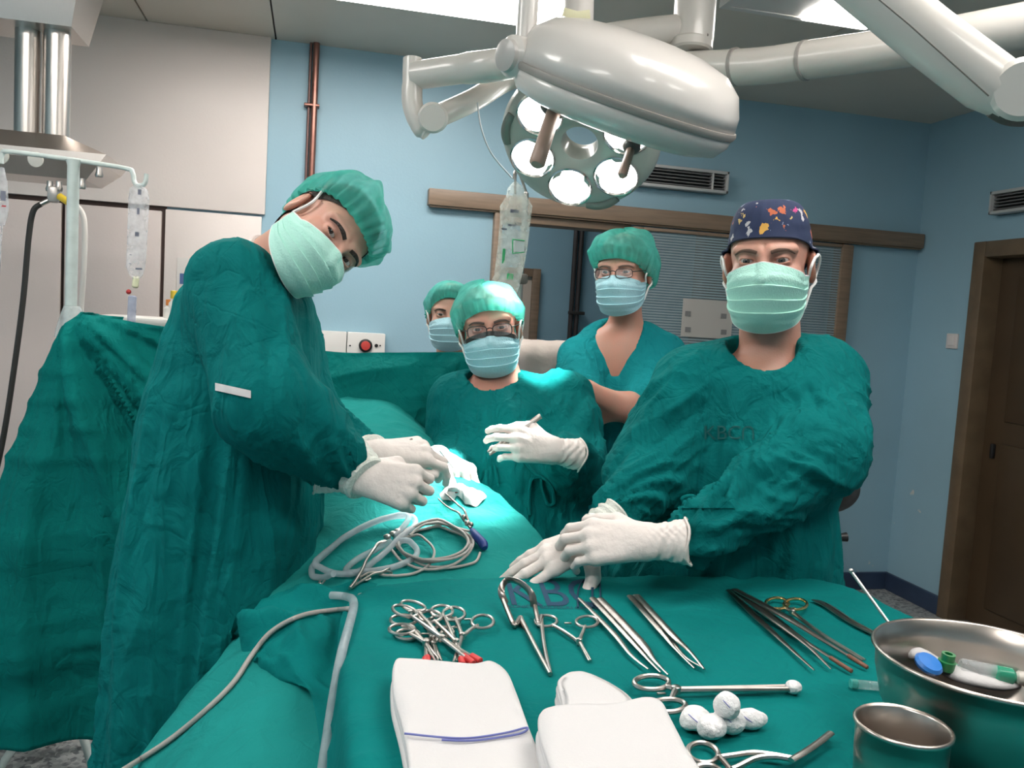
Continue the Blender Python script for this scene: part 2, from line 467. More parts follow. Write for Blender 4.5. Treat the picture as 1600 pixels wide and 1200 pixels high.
MT['ceil'] = wallmat('ceiling_panel_grey', (0.62, 0.56, 0.48))
MT['gap'] = mat('dark_gap', (0.05, 0.03, 0.025), 0.8)
MT['ventw'] = mat('vent_enamel', (0.50, 0.50, 0.49), 0.4)
MT['ventd'] = mat('vent_dark', (0.05, 0.05, 0.05), 0.6)
MT['copper'] = mat('copper_pipe', (0.30, 0.145, 0.115), 0.32, 0.85, var=0.15, vscale=12)
MT['bb'] = mat('dark_blue_baseboard', (0.030, 0.050, 0.095), 0.4, var=0.2)
MT['floor'] = None
def floormat():
    m, nt, b = _mat('speckled_grey_floor'); N = nt.nodes.new; L = nt.links.new
    b.inputs['Roughness'].default_value = 0.45
    tc = N('ShaderNodeTexCoord'); v = N('ShaderNodeTexVoronoi'); v.inputs['Scale'].default_value = 70
    L(tc.outputs['Object'], v.inputs['Vector']); cr = N('ShaderNodeValToRGB')
    e = cr.color_ramp.elements; e[0].position = 0.0; e[0].color = (0.10, 0.11, 0.12, 1); e[1].position = 1.0; e[1].color = (0.46, 0.47, 0.46, 1)
    e2 = e.new(0.45); e2.color = (0.30, 0.31, 0.31, 1)
    sp = N('ShaderNodeSeparateColor'); L(v.outputs['Color'], sp.inputs[0]); L(sp.outputs[0], cr.inputs[0]); L(cr.outputs[0], b.inputs['Base Color'])
    return m
MT['floor'] = floormat()
MT['glow'] = emis('light_diffuser', (1.0, 0.95, 0.90), PANEL_W)
FAR = WY + 1.7

def S(name, mb, m, smooth=False): return single(name, mb, m, kind='structure', smooth=smooth, loc=(0, 0, 0))
S('floor', MB().bb((LX - .2, FY - .2, -.1), (RX + .2, FAR + .2, 0)), MT['floor'])
ox0 = ony(766, 420)[0]; ox1 = ony(1322, 450)[0]
yr = WY - .06
rx0, rx1 = ony(670, 306, yr)[0], ony(1445, 377, yr)[0]
rz1 = (ony(670, 293, yr)[2] + ony(1445, 366, yr)[2]) / 2; rz0 = (ony(670, 320, yr)[2] + ony(1445, 388, yr)[2]) / 2
wb = MB().bb((LX, WY, 0), (ox0, WY + .12, HC)).bb((ox1, WY, 0), (RX + .1, WY + .12, HC)).bb((ox0, WY, rz0), (ox1, WY + .12, HC))
S('wall_back', wb, MT['blue'])
S('wall_left', MB().bb((LX - .1, FY, 0), (LX, FAR, HC)), MT['blue'])
S('wall_front', MB().bb((LX, FY - .1, 0), (RX, FY, HC)), MT['blue'])
S('wall_corridor', MB().bb((LX, FAR, 0), (RX + .1, FAR + .1, HC)), MT['blue2'])
# right wall with the door opening
dA, dB = onx(1530, 379), onx(1469, 955)
dy1 = (dA[1] + dB[1]) / 2; dz1 = dA[2]; fwid = .085
dy0 = dy1 - 1.15
wr = MB().bb((RX, dy1 - fwid + .02, 0), (RX + .1, FAR, HC)).bb((RX, FY, 0), (RX + .1, dy0 + .02, HC)).bb((RX, dy0 + .02, dz1 - fwid + .02), (RX + .1, dy1 - fwid + .02, HC))
S('wall_right', wr, MT['blue'])
# ceiling: slab and laid panels with open joints
ceil = S('ceiling', MB().bb((LX, FY, HC + .012), (RX + .1, FAR, HC + .1)), MT['gap'])
xa, xb = onz(431, 60, HC)[0], onz(230, 33, HC)[0]
pw = xa - xb
lf = onz(808, 27, HC); L1 = dict(x0=onz(640, 3, HC)[0] - .9, x1=onz(886, 14, HC)[0], y1=lf[1], y0=lf[1] - .62)
k0 = int(math.floor((LX - xa) / pw)); k = k0
boards = []
while xa + k * pw < RX + .1:
    if k >= 0 and k % 4: k += 1; continue
    x0 = max(LX, xa + k * pw) + .004; x1 = min(RX + .1, xa + (k + (4 if k >= 0 else 1)) * pw) - .004
    if x1 - x0 > .02:
        for ya, yb in ((FY, 1.28), (1.288, WY)):
            boards.append(MB().bb((x0, ya, HC), (x1, yb, HC + .011)))
    k += 1
for bm_ in boards:
    o = mkobj('ceiling_panel', bm_.V(), bm_.f, MT['ceil'], (0, 0, 0), False); o.parent = ceil
o = mkobj('ceiling_panel', *(lambda m: (m.V(), m.f))(MB().bb((LX, WY + .12, HC), (RX, FAR, HC + .011))), MT['ceil'], (0, 0, 0), False); o.parent = ceil

# ceiling light fittings
MT['fit'] = mat('light_fitting_enamel', (0.62, 0.60, 0.57), 0.4)
def fitting(x0, x1, y0, y1, label, drop=.035, gx0=None, gx1=None):
    t = Thing('ceiling_light', label, 'ceiling light', ((x0 + x1) / 2, (y0 + y1) / 2, HC - drop), 'ceiling lights')
    b = .03
    t.part('frame', MB().bb((x0, y0, HC - drop), (x1, y0 + b, HC)).bb((x0, y1 - b, HC - drop), (x1, y1, HC)).bb((x0, y0 + b, HC - drop), (x0 + b, y1 - b, HC)).bb((x1 - b, y0 + b, HC - drop), (x1, y1 - b, HC)), MT['fit'], smooth=False)
    g0 = x0 + b if gx0 is None else gx0; g1 = x1 - b if gx1 is None else gx1
    t.part('diffuser', MB().bb((g0, y0 + b, HC - drop - .012), (g1, y1 - b, HC - .01), .01), MT['glow'])
    if gx0 is not None: t.part('end_cover', MB().bb((x0 + b, y0 + b, HC - drop + .004), (g0, y1 - b, HC - .01)), MT['fit'], smooth=False)
    return t
fitting(L1['x0'], L1['x1'], L1['y0'], L1['y1'], 'wide glowing ceiling light above the steel lamp arm')
l2a, l2b, l2c = onz(1117, 14, HC - .04), onz(1355, 45, HC - .04), onz(1243, 28, HC - .04)
fitting(l2a[0], l2b[0], l2b[1] - .42, l2b[1], 'glowing ceiling light behind the crossing lamp arms', .05, gx0=l2c[0])
fitting(-1.6, -.3, -.2, .35, 'ceiling light over the photographer out of the frame')
fitting(.75, 1.95, -.15, .30, 'unseen added light panel brightening the right front')  # out of view, put in to brighten the right front
fitting(.65, 1.85, .95, 1.45, 'unseen added light panel brightening the instrument table from above')  # added out of view to light the right-hand surgeon and table from above
fitting(-1.9, -.6, 1.5, 2.05, 'ceiling light over the left wall side of the table')
fitting(.2, 1.4, WY + .6, WY + .9, 'corridor ceiling light behind the sliding door')

# rail of the sliding door
trim = Thing('door_rail', 'long brown wooden rail above the sliding door on the blue wall', 'rail', ((rx0 + rx1) / 2, WY - .03, rz0))
trim.part('rail_board', MB().bb((rx0, yr, rz0), (rx1, WY, rz1), .006), MT['wood'])
trim.part('lower_lip', MB().bb((rx0 + .01, yr + .012, rz0 - .008), (rx1 - .01, WY - .01, rz0)), MT['framebrown'])
# opening: jamb, header, far corridor
jw = ony(781, 380)[0] - ox0
fr = Thing('door_1', 'brown wooden frame around the open sliding doorway', 'door frame', (ox0, WY, 0), kind='structure'); del fr.o['category']
fr.part('jamb', MB().bb((ox0, WY - .045, 0), (ox0 + jw, WY + .13, rz0), .005), MT['wood'])
hx1 = ony(985, 350)[0]
fr.part('header', MB().bb((ox0 + jw, WY - .02, ony(900, 356)[2]), (hx1, WY + .13, rz0), .004), MT['wood'])
fr.part('jamb', MB().bb((ox1 - .02, WY + .05, 0), (ox1, WY + .13, rz0), .004), MT['wood'])
# glazed leaf
sw = ony(1001, 420)[0] - ony(984, 420)[0]
lf = Thing('sliding_door', 'brown framed sliding door with striped frosted glass', 'door', ((hx1 + ox1) / 2, WY - .03, 0))
lt = rz0 - .015; rt = ony(1280, 385)[2]
lf.part('stile', MB().bb((hx1, WY - .045, .02), (hx1 + sw, WY - .005, lt), .006), MT['wood'])
lf.part('stile', MB().bb((ox1 - .075, WY - .045, .02), (ox1, WY - .005, lt), .006), MT['wood'])
lf.part('top_rail', MB().bb((hx1 + sw, WY - .043, rt), (ox1 - .075, WY - .007, lt), .005), MT['wood'])
lf.part('bottom_rail', MB().bb((hx1 + sw, WY - .043, .02), (ox1 - .075, WY - .007, .85), .005), MT['wood'])
def stripeglass():
    m, nt, b = _mat('striped_frosted_glass'); N = nt.nodes.new; L = nt.links.new
    nt.nodes.remove(b); out = nt.nodes['Material Output']
    tc = N('ShaderNodeTexCoord'); w = N('ShaderNodeTexWave'); w.bands_direction = 'Z'; w.inputs['Scale'].default_value = 21
    L(tc.outputs['Object'], w.inputs[0]); cr = N('ShaderNodeValToRGB'); cr.color_ramp.elements[0].position = 0.35; cr.color_ramp.elements[1].position = 0.5
    L(w.outputs['Fac'], cr.inputs[0])
    d = N('ShaderNodeBsdfPrincipled'); d.inputs['Base Color'].default_value = (0.36, 0.45, 0.48, 1); d.inputs['Roughness'].default_value = 0.25
    t = N('ShaderNodeBsdfTransparent'); t.inputs[0].default_value = (0.85, 0.9, 0.9, 1)
    mr = N('ShaderNodeMapRange'); mr.inputs[3].default_value = 0.22; mr.inputs[4].default_value = 0.62; L(cr.outputs[0], mr.inputs[0])
    mx = N('ShaderNodeMixShader'); L(mr.outputs[0], mx.inputs[0]); L(t.outputs[0], mx.inputs[1]); L(d.outputs[0], mx.inputs[2]); L(mx.outputs[0], out.inputs[0])
    return m
lf.part('glass_pane', MB().bb((hx1 + sw - .004, WY - .03, .845), (ox1 - .071, WY - .022, rt + .004)), stripeglass(), smooth=False)
# papers pinned on the glass
MT['paper'] = mat('note_paper', (0.44, 0.42, 0.39), 0.9)
nt_ = Thing('notice_sheet', 'pale notice sheet with dark squares stuck on the door glass', 'notice', ony(1106, 530, WY - .036))
a, b_ = ony(1068, 466, WY - .036), ony(1142, 530, WY - .036)
nt_.part('sheet', MB().bb((a[0], WY - .036, b_[2]), (b_[0], WY - .033, a[2])), MT['paper'], smooth=False)
for (px, py) in ((1075, 490), (1131, 494), (1075, 515), (1131, 519)):
    p = ony(px, py, WY - .038); nt_.part('printed_square', MB().bb((p[0] - .017, WY - .038, p[2] - .014), (p[0] + .017, WY - .036, p[2] + .014)), mat('print_grey', (.2, .2, .2), .9), smooth=False)
# corridor behind the glass: pillar, pipes, far door
p0, p1 = ony(1094, 420, WY + .8), ony(1136, 420, WY + .8)
S('trim_1', MB().bb((p0[0], WY + .75, 0), (p1[0], WY + .9, HC)), mat('corridor_pillar_brown', (.13, .10, .085), .5))
pp = Thing('dark_pipes', 'pair of dark vertical pipes on the corridor wall', 'pipe', ony(900, 500, FAR - .03))
for px in (896, 905):
    q = ony(px, 430, FAR - .04); pp.part('pipe', MB().tube([(q[0], q[1], .02), (q[0], q[1], HC)], .018, 10), mat('pipe_dark', (.05, .04, .04), .4))
q = ony(900, 489, FAR - .04); pp.part('clamp', MB().box(q + A(0, -.01, 0), (.12, .05, .025), None, .005), MT['dark'])
fd0, fd1 = ony(806, 440, FAR), ony(843, 425, FAR)
fz = ony(830, 420, FAR)[2]
d2 = Thing('door_2', 'narrow brown framed door in the corridor wall', 'door', (fd0[0], FAR, 0), kind='structure'); del d2.o['category']
d2.part('jamb', MB().bb((fd1[0] - .06, FAR - .05, 0), (fd1[0], FAR, fz), .004), MT['wood'])
d2.part('header', MB().bb((fd0[0] - .3, FAR - .048, fz - .06), (fd1[0] - .06, FAR, fz - .001), .004), MT['wood'])
d2.part('leaf', MB().bb((fd0[0] - .3, FAR - .02, 0), (fd1[0] - .06, FAR - .005, fz - .06)), mat('beige_door', (.55, .47, .40), .5), smooth=False)

# cream panels on the left of the back wall
pe = ony(424, 62)[0]; pz = (ony(236, 321)[2] + ony(410, 336)[2]) / 2
cl = Thing('wall_cladding', 'cream wall panels with dark joints behind the steel pendant', 'wall panel', (LX + .4, WY, 0))
cl.part('upper_panel', MB().bb((LX, WY - .03, pz), (pe, WY, HC), .003), MT['panel'])
g1, g2 = ony(100, 400)[0], ony(255, 400)[0]; le = ony(409, 345)[0]
zt = pz - .012
cl.part('backing', MB().bb((LX, WY - .008, 0), (g2 + .012, WY, pz)), MT['gap'], smooth=False)
cl.part('door_panel', MB().bb((LX, WY - .03, .1), (g1 - .008, WY - .005, zt - .012), .004), MT['panel2'])
cl.part('door_panel', MB().bb((g1 + .008, WY - .03, .1), (g2 - .008, WY - .005, zt - .012), .004), MT['panel2'])
cl.part('side_panel', MB().bb((g2 + .008, WY - .02, .1), (le, WY, zt), .003), MT['panel'])
# copper pipes
q1, q2 = ony(495, 66, WY - .03), ony(485, 66, WY - .03)
z_sp = ony(545, 519, WY - .08)[2] + .01
cp = Thing('copper_pipes', 'copper pipes running down the blue wall behind the bent surgeon', 'pipe', (q1[0], WY - .03, z_sp))
cp.part('main_pipe', MB().tube([(q1[0], q1[1], z_sp), (q1[0], q1[1], HC)], .016, 14), MT['copper'])
cp.part('thin_pipe', MB().tube([(q2[0] + .004, q1[1] + .008, z_sp), (q2[0] + .004, q1[1] + .008, HC)], .007, 10), mat('pipe_brown', (.16, .09, .08), .4, .4))
for py in (165, 300):
    q = ony(490, py, WY - .03); cp.part('clip', MB().box((q1[0] - .012, WY - .02, q[2]), (.075, .05, .016), None, .004), MT['copper'])
# vents
def vent(nm, quad, plane, label):
    t = Thing('air_vent', label, 'vent', (quad[0] + quad[1]) / 2, 'wall vents')
    lo, hi = np.minimum(*quad), np.maximum(*quad); out = A(0, -.07, 0) if plane == 'y' else A(-.07, 0, 0); e = .016
    h = 0 if plane == 'y' else 1
    def seg(u0, u1, z0, z1, d0, d1):
        a = np.zeros(3); b = np.zeros(3); a[h], b[h] = u0, u1; a[2], b[2] = z0, z1; k = 1 - h
        base = WY if plane == 'y' else RX
        a[k], b[k] = base - d0, base - d1; return MB().bb(a, b, .002)
    u0, u1, z0, z1 = lo[h], hi[h], lo[2], hi[2]
    t.part('grille_back', seg(u0, u1, z0, z1, .02, 0), MT['ventd'], smooth=False)
    for q in ((u0, u1, z0, z0 + e), (u0, u1, z1 - e, z1), (u0, u0 + e * .8, z0, z1), (u1 - e * .8, u1, z0, z1)):
        t.part('frame', seg(*q, .07, 0), MT['ventw'])
    um = u0 + (u1 - u0) * (.84 if plane == 'y' else .66); t.part('divider', seg(um - .004, um + .004, z0, z1, .068, .02), MT['ventw'])
    for i in range(5):
        z = z0 + e + (z1 - z0 - 2 * e) * (i + .5) / 5; t.part('louvre', seg(u0 + e, u1 - e, z - .0035, z + .0035, .055, .025), mat('louvre_grey', (.16, .16, .16), .5))
vq = (ony(985, 263, WY - .07), ony(1138, 299, WY - .07)); vz = (ony(1080, 262, WY - .07)[2], ony(1080, 297, WY - .07)[2])
vent('y', (A(vq[0][0], WY, vz[1]), A(vq[1][0], WY, vz[0])), 'y', 'white wall vent on the blue wall behind the surgical lamp')
v0, v1 = onx(1545, 320, RX - .07), onx(1600, 310, RX - .07); zz = (onx(1546, 300, RX - .07)[2], onx(1546, 335, RX - .07)[2])
vent('x', (A(RX, v1[1] - .55, zz[1]), A(RX, v0[1], zz[0])), 'x', 'white wall vent above the brown door')
# baseboards
BBH = .107
S('baseboard_back', MB().bb((ox1, WY - .02, 0), (RX, WY, BBH), .004), MT['bb'])
S('baseboard_right', MB().bb((RX - .02, dy1, 0), (RX, WY - .02, BBH), .004), MT['bb'])
# right door
dr = Thing('door_3', 'dark brown panelled door with a scuffed brown frame', 'door', (RX, dy1 - .5, 0), kind='structure'); del dr.o['category']
dr.part('jamb', MB().bb((RX - .03, dy1 - fwid, 0), (RX + .16, dy1, dz1), .006), MT['framebrown'])
dr.part('jamb', MB().bb((RX - .03, dy0, 0), (RX + .16, dy0 + fwid, dz1), .006), MT['framebrown'])
dr.part('header', MB().bb((RX - .029, dy0 + fwid, dz1 - fwid), (RX + .159, dy1 - fwid, dz1), .006), MT['framebrown'])
lx = RX + .09
leaf = dr.part('leaf', MB().bb((lx, dy0 + fwid, .01), (lx + .05, dy1 - fwid, dz1 - fwid)), MT['doorbrown'], smooth=False)
zs = [.12, 1.02, 1.14, dz1 - fwid - .1]
ya, yb = dy0 + fwid + .1, dy1 - fwid - .13
for (z0, z1) in ((zs[0], zs[1]), (zs[2], zs[3])):
    for (y0, y1) in ((ya, (ya + yb) / 2 - .04), ((ya + yb) / 2 + .04, yb)):
        dr.part('door_panel', MB().bb((lx - .012, y0, z0), (lx, y1, z1), .008), MT['doorbrown'], parent=leaf)
p = onx(1553, 705, lx); dr.part('handle', MB().bb((lx - .02, p[1] - .012, p[2] - .04), (lx, p[1] + .012, p[2] + .04), .005), MT['black'], parent=leaf)
# light switch
p = onx(1488, 533, RX - .005); sw_ = Thing('light_switch', 'white light switch on the blue wall beside the brown door', 'light switch', p)
sw_.part('plate', MB().box(p, (.012, .085, .085), None, .004), mat('switch_plate', (.72, .66, .64), .4))
sw_.part('rocker', MB().box(p + A(-.007, 0, 0), (.01, .05, .05), None, .003), mat('switch_rocker', (.76, .70, .68), .35))
# bed-head panel with the red dial
a, b_ = ony(490, 519, WY - .08), ony(601, 552, WY - .08); z1 = ony(545, 519, WY - .08)[2]; z0 = z1 - .22
tk = Thing('service_panel', 'white wall service box with a red dial above the screen drape', 'service panel', (b_[0] - .3, WY - .04, z0))
sx_ = ony(542, 530, WY - .08)[0]
tk.part('cover', MB().bb((a[0] - .6, WY - .08, z0), (sx_ - .002, WY, z1), .004), mat('trunking_white', (.72, .70, .67), .4))
tk.part('cover', MB().bb((sx_ + .002, WY - .08, z0), (b_[0], WY, z1), .004), mat('trunking_white2', (.70, .68, .65), .4))
c = ony(571, 540, WY - .08)
dial = tk.part('dial', MB().lathe([(.034, 0), (.034, .012), (.028, .016)], c, (0, -1, 0), 28), MT['black'])
tk.part('dial_face', MB().lathe([(.024, .0165), (.022, .024), (.0, .026)], c, (0, -1, 0), 24), mat('dial_red', (.55, .06, .05), .4), parent=dial)
for px, r in ((588, .009), (594, .004), (547, .004)):
    q = ony(px, 540, WY - .08); tk.part('socket', MB().lathe([(r, 0), (r, .004), (0, .004)], q, (0, -1, 0), 14), MT['black'])
# poster on the left
a, b_ = ony(277, 402, WY - .026), ony(330, 470, WY - .026)
po = Thing('wall_notice', 'white wall notice with a blue picture behind the bent surgeon', 'notice', ((a[0] + b_[0]) / 2, WY - .024, b_[2]))
po.part('sheet', MB().bb((a[0], WY - .025, b_[2]), (b_[0], WY - .02, a[2])), mat('poster_white', (.70, .66, .62), .7), smooth=False)
c0, c1 = ony(281, 427, WY - .027), ony(318, 446, WY - .027)
po.part('picture', MB().bb((c0[0], WY - .0265, c1[2]), (c1[0], WY - .025, c0[2])), mat('poster_blue', (.08, .14, .30), .6), smooth=False)
# ================================================================== DRAPES
ZM = 1.06                       # top of the instrument table
def bvh(o):
    me = o.data; l = np.array(o.matrix_world.translation)
    par = o.parent
    off = np.array(o.location) + (np.array(par.location) if par else 0) + (np.array(par.parent.location) if par and par.parent else 0)
    V = [Vector(np.array(v.co) + off) for v in me.vertices]
    return BVHTree.FromPolygons(V, [tuple(p.vertices) for p in me.polygons])
def I(y, ys, vs):
    o = np.argsort(ys); return np.interp(y, np.asarray(ys)[o], np.asarray(vs)[o])
# ---- patient under the drape
NY, NW = 190, 250
ys = np.linspace(.62, 2.62, NY); G = np.zeros((NY, NW, 3))
W = np.linspace(-1, 2, NW)
for i, y in enumerate(ys):
    xl = I(y, [.6, 1.45, 1.75, 2.0, 2.3, 2.62], [-.04, -.05, -.06, -.06, -.05, -.06])
    xr = I(y, [.6, 1.5, 1.68, 1.85, 1.96, 2.1, 2.3, 2.62], [.5, .55, .545, .50, .44, .385, .35, .34])
    zt = I(y, [.6, 1.2, 1.5, 1.71, 1.85, 2.0, 2.12, 2.3, 2.45, 2.62], [.86, .93, 1.00, 1.045, 1.095, 1.150, 1.165, 1.205, 1.235, 1.27])
    zl = I(y, [.6, 1.5, 1.75, 2.0, 2.3, 2.62], [.84, .975, 1.02, 1.06, 1.12, 1.18])
    zr = I(y, [.6, 1.5, 1.68, 1.85, 1.96, 2.1, 2.3, 2.62], [.84, .98, 1.03, 1.075, 1.11, 1.125, 1.16, 1.2])
    fl = I(y, [.6, 1.3, 1.5, 1.62, 1.75, 2.6], [.62, .60, .50, .22, .06, .04])
    w = np.clip(W, 0, 1); X = xl + (xr - xl) * w
    bump = (1 - np.abs(2 * w - 1) ** 2.6)
    zb = zl + (zr - zl) * w; Z = zb + (zt - (zl + zr) / 2) * bump
    q = np.clip(-W, 0, 1); X -= fl * q + .02 * np.sin(np.clip(q * 8, 0, 1) * math.pi / 2)
    Z -= (zl - .16) * (q ** 1.08) * np.clip(.55 + q, .55, 1)
    q2 = np.clip(W - 1, 0, 1); X += .03 * np.sin(np.clip(q2 * 9, 0, 1) * math.pi / 2) + .10 * q2 ** 1.4
    Z -= (zr - .16) * q2 ** 1.15
    Y = np.full(NW, y)
    # relief: soft long folds across the belly, gathered folds on the hanging sides
    top = np.exp(-((W - .5) / .75) ** 4)
    f1 = folds(Y * 5.5 - X * 2.2, X * 2.0 + Y * .8, 3) * .036
    f2 = folds(X * 6 + Y * 4.0, Y * 2.2, 9) * .030
    Z += top * (f1 + f2 * .6 + .5 * I(y, [2.05, 2.25, 2.6], [0, .03, .05]) * folds(Y * 4.5 + X * 1.5, X * 2.0, 21))
    side = np.clip(q * 3, 0, 1)
    fy = folds(Y * 6 + q * 3.5, q * 1.5 + Y * 1.2, 15)
    X -= side * fy * .10; Z += side * folds(q * 6 + Y * 4, Y * 3, 17) * .04
    side2 = np.clip(q2 * 3, 0, 1); X += side2 * folds(Y * 8, q2 * 1.2, 19) * .04
    G[i, :, 0] = X; G[i, :, 1] = Y; G[i, :, 2] = np.maximum(Z, .1)
pd = Thing('patient_drape', 'pale green drape covering the patient under the surgeons hands', 'drape', (.23, 1.7, .1))
mbp = MB().grid(G)
pdo = pd.part('sheet', mbp, MT['drape'], smooth='all')
BVP = bvh(pdo)
def zpat(p):
    h = BVP.ray_cast(Vector((p[0], p[1], 2.2)), Vector((0, 0, -1)))[0]
    return h.z if h else 1.0
def onpat(px, py, lift=0.0):
    """point of the draped patient seen at a pixel"""
    r = nrm(ray(px, py)); h = BVP.ray_cast(Vector(CAM), Vector(r))
    p = np.array(h[0]) if h[0] else onz(px, py, 1.05)
    return p + A(0, 0, lift)
# window cut in the drape: bright blue edge round the wound
# ---- anaesthetic screen drape
tp = np.array([(-.62, 3.25, 1.46), (-.69, 2.95, 1.475), (-.715, 2.85, 1.478), (-.66, 2.80, 1.470), (-.45, 2.76, 1.452), (-.2, 2.69, 1.43), (.05, 2.615, 1.405), (.213, 2.567, 1.413), (.38, 2.53, 1.425), (.50, 2.49, 1.43)])
T = spline(tp, 26); NU = len(T); NV = 110
G = np.zeros((NU, NV, 3)); V = np.linspace(0, 1, NV)
cor = A(-.715, 2.85, 1.478)
tan = np.gradient(T, axis=0); tan[:, 2] = 0; tan /= np.linalg.norm(tan, axis=1)[:, None]
nor = np.stack([tan[:, 1], -tan[:, 0], 0 * tan[:, 0]], 1)      # to the camera side
arc = np.concatenate([[0], np.cumsum(np.linalg.norm(np.diff(T, axis=0), axis=1))])
ac = arc[np.argmin(np.linalg.norm(T - cor, axis=1))]
for i in range(NU):
    u = arc[i] - ac
    hem = .09 + .15 * math.exp(-((u - .05) / .30) ** 2) + .02 * math.sin(arc[i] * 9)
    zend = hem if T[i, 0] < -.12 else hem + (1.08 - hem) * min(1, (T[i, 0] + .12) / .12)
    drop = (T[i, 2] - zend) * V
    rr = np.sqrt(u * u + drop ** 2) + 1e-3; an = np.arctan2(u, drop + .03)
    fl = np.exp(-(u / .16) ** 2)
    out = -.02 * np.exp(-(drop / .03) ** 2) + .06 * V + .17 * fl * np.clip(V * 1.05, 0, 1) ** .9
    rad = folds(an * 5.2 + .6, rr * .8, 31) * .13 * np.clip(rr * 3, 0, 1)
    ver = folds(arc[i] * 6.5 + 0 * drop, drop * .7, 35) * .10 * np.clip(V * 1.4, 0, 1)
    hor = folds(drop * 5 + arc[i] * 1.2, np.full_like(drop, arc[i] * 1.3), 37) * .045
    wr = 1 / (1 + np.exp((u - .75) * 9))
    if T[i, 0] > -.1: out = out + (ver * .45 + hor * 1.5); sagz = 0
    else: out = out + rad * wr + ver * (1.1 - wr * .5) + hor * .8
    P = T[i] + nor[i] * out[:, None]; P[:, 2] = T[i, 2] - drop - .02 * (1 - V) * math.sin(arc[i] * 7) ** 2 * np.clip(V * 8, 0, 1)
    if abs(u) < .25: P[:, 0] -= .14 * fl * V
    G[i] = P
sd = Thing('screen_drape', 'dark green drape hung as a screen between the surgeons and the anaesthetist', 'drape', (-.3, 2.7, .08))
sd.part('sheet', MB().grid(G), MT['screen'], smooth='all', thick=.003)
# rolled top hem and the two posts holding the sheet
# (screen bar)
sd.part('support_bar', MB().tube(spline(tp[2:] - A(0, -.05, .04), 6), .009, 8), MT['steel'])

# ---- instrument table
TX0, TX1, TY0, TY1 = .075, 1.05, .50, 1.50
tb = Thing('instrument_table', 'wheeled steel instrument table under the green table drape', 'table', ((TX0 + TX1) / 2, (TY0 + TY1) / 2, 0))
tb.part('tabletop', MB().bb((TX0 + .02, TY0 + .02, ZM - .035), (TX1 - .02, TY1 - .02, ZM - .012), .006), MT['brushed'])
for x in (TX0 + .08, TX1 - .08):
    for y in (TY0 + .08, TY1 - .08):
        lg = tb.part('leg', MB().tube([(x, y, .09), (x, y, ZM - .035)], .014, 12), MT['brushed'])
        tb.part('caster', MB().lathe([(0, -.012), (.045, -.012), (.05, -.006), (.05, .006), (.045, .012), (0, .012)], (x, y, .05), (1, 0, 0), 20), MT['dark'], parent=lg)
        tb.part('caster_fork', MB().bb((x - .016, y - .012, .05), (x + .016, y + .012, .1), .003), MT['steel'], parent=lg)
cx, cy = (TX0 + TX1) / 2, (TY0 + TY1) / 2; ha, hb = (TX1 - TX0) / 2, (TY1 - TY0) / 2
def mayoz(x, y):
    x = np.asarray(x, float); y = np.asarray(y, float)
    return ZM + folds(x * 3.2 + y * 1.4, y * 2.2, 41) * .0035 + folds(y * 4.5 + x, x * 1.1, 43) * .0035
NA, NR = 300, 120
th = np.linspace(0, 2 * math.pi, NA, endpoint=False)
G = np.zeros((NA, NR, 3)); rho = np.concatenate([np.linspace(0, .985, 64), np.linspace(.99, 1.9, NR - 64)])
for i, a in enumerate(th):
    c, s = math.cos(a), math.sin(a); pn = (abs(c) ** 7 + abs(s) ** 7) ** (-1 / 7)
    ex, ey = c * pn * ha, s * pn * hb; el = math.hypot(ex, ey); dx, dy = ex / el, ey / el
    per = a * .8
    left = max(0, -c) ** 2
    for j, r in enumerate(rho):
        if r <= 1: x, y = cx + ex * r, cy + ey * r; z = float(0)
        k = np.minimum(rho, 1.0)
    X = cx + ex * k; Y = cy + ey * k
    over = np.clip((rho - 1) * 0.62, 0, None)           # cloth length past the edge
    R_ = .022; ang = np.clip(over / R_, 0, math.pi / 2); lin = np.clip(over - R_ * math.pi / 2, 0, None)
    oo = R_ * np.sin(ang) + lin * .10; dz = R_ * (1 - np.cos(ang)) + lin * .99
    fo = folds(np.full(NR, a * 7.0), lin * 1.6, 47) * .085 * np.clip(lin * 4, 0, 1)
    oo = oo + fo
    edge = folds(np.full(NR, a * 12.0), rho * 2, 49) * .007 * np.exp(-((rho - 1) / .05) ** 2)
    G[i, :, 0] = X + dx * oo; G[i, :, 1] = Y + dy * oo; G[i, :, 2] = mayoz(X, Y) + edge - dz
md = Thing('table_drape', 'deep green drape spread over the instrument table and printed with letters', 'drape', (cx, cy, .5))
mdo = md.part('sheet', MB().grid(G, wrapu=True), MT['mayo'], smooth='all')
# turned-up cloth bunched over the left table edge
rows = [[(590, 912, 1.62), (566, 955, 1.50), (550, 1040, 1.32), (540, 1120, 1.18), (536, 1230, 1.02)],
        [(520, 917, 1.60), (505, 950, 1.52), (515, 1040, 1.34), (520, 1120, 1.19), (520, 1230, 1.03)],
        [(455, 930, 1.570), (435, 965, 1.475), (458, 1030, 1.355), (490, 1100, 1.22), (505, 1230, 1.05)],
        [(384, 962, 1.530), (374, 1002, 1.455), (418, 1052, 1.370), (500, 1095, 1.27), (515, 1240, 1.07)],
        [(360, 1000, 1.56), (392, 1028, 1.50), (445, 1066, 1.425), (540, 1118, 1.32), (552, 1230, 1.14)]]
C = np.array([[at(*p) for p in r] for r in rows])
C = np.array([spline(r, 16) for r in C]); C = np.array([spline(C[:, j], 16) for j in range(C.shape[1])]).transpose(1, 0, 2)
uu, vv = np.meshgrid(np.linspace(0, 1, C.shape[0]), np.linspace(0, 1, C.shape[1]), indexing='ij')
env = np.clip(uu * 4, 0, 1)
C[:, :, 2] += (folds(vv * 4 + uu * 1.2, uu * 1.2, 53) * .070 * env + folds(uu * 3 + vv * 2, vv * 2, 55) * .03 * env) * np.clip((.8 - vv) * 3, 0, 1)
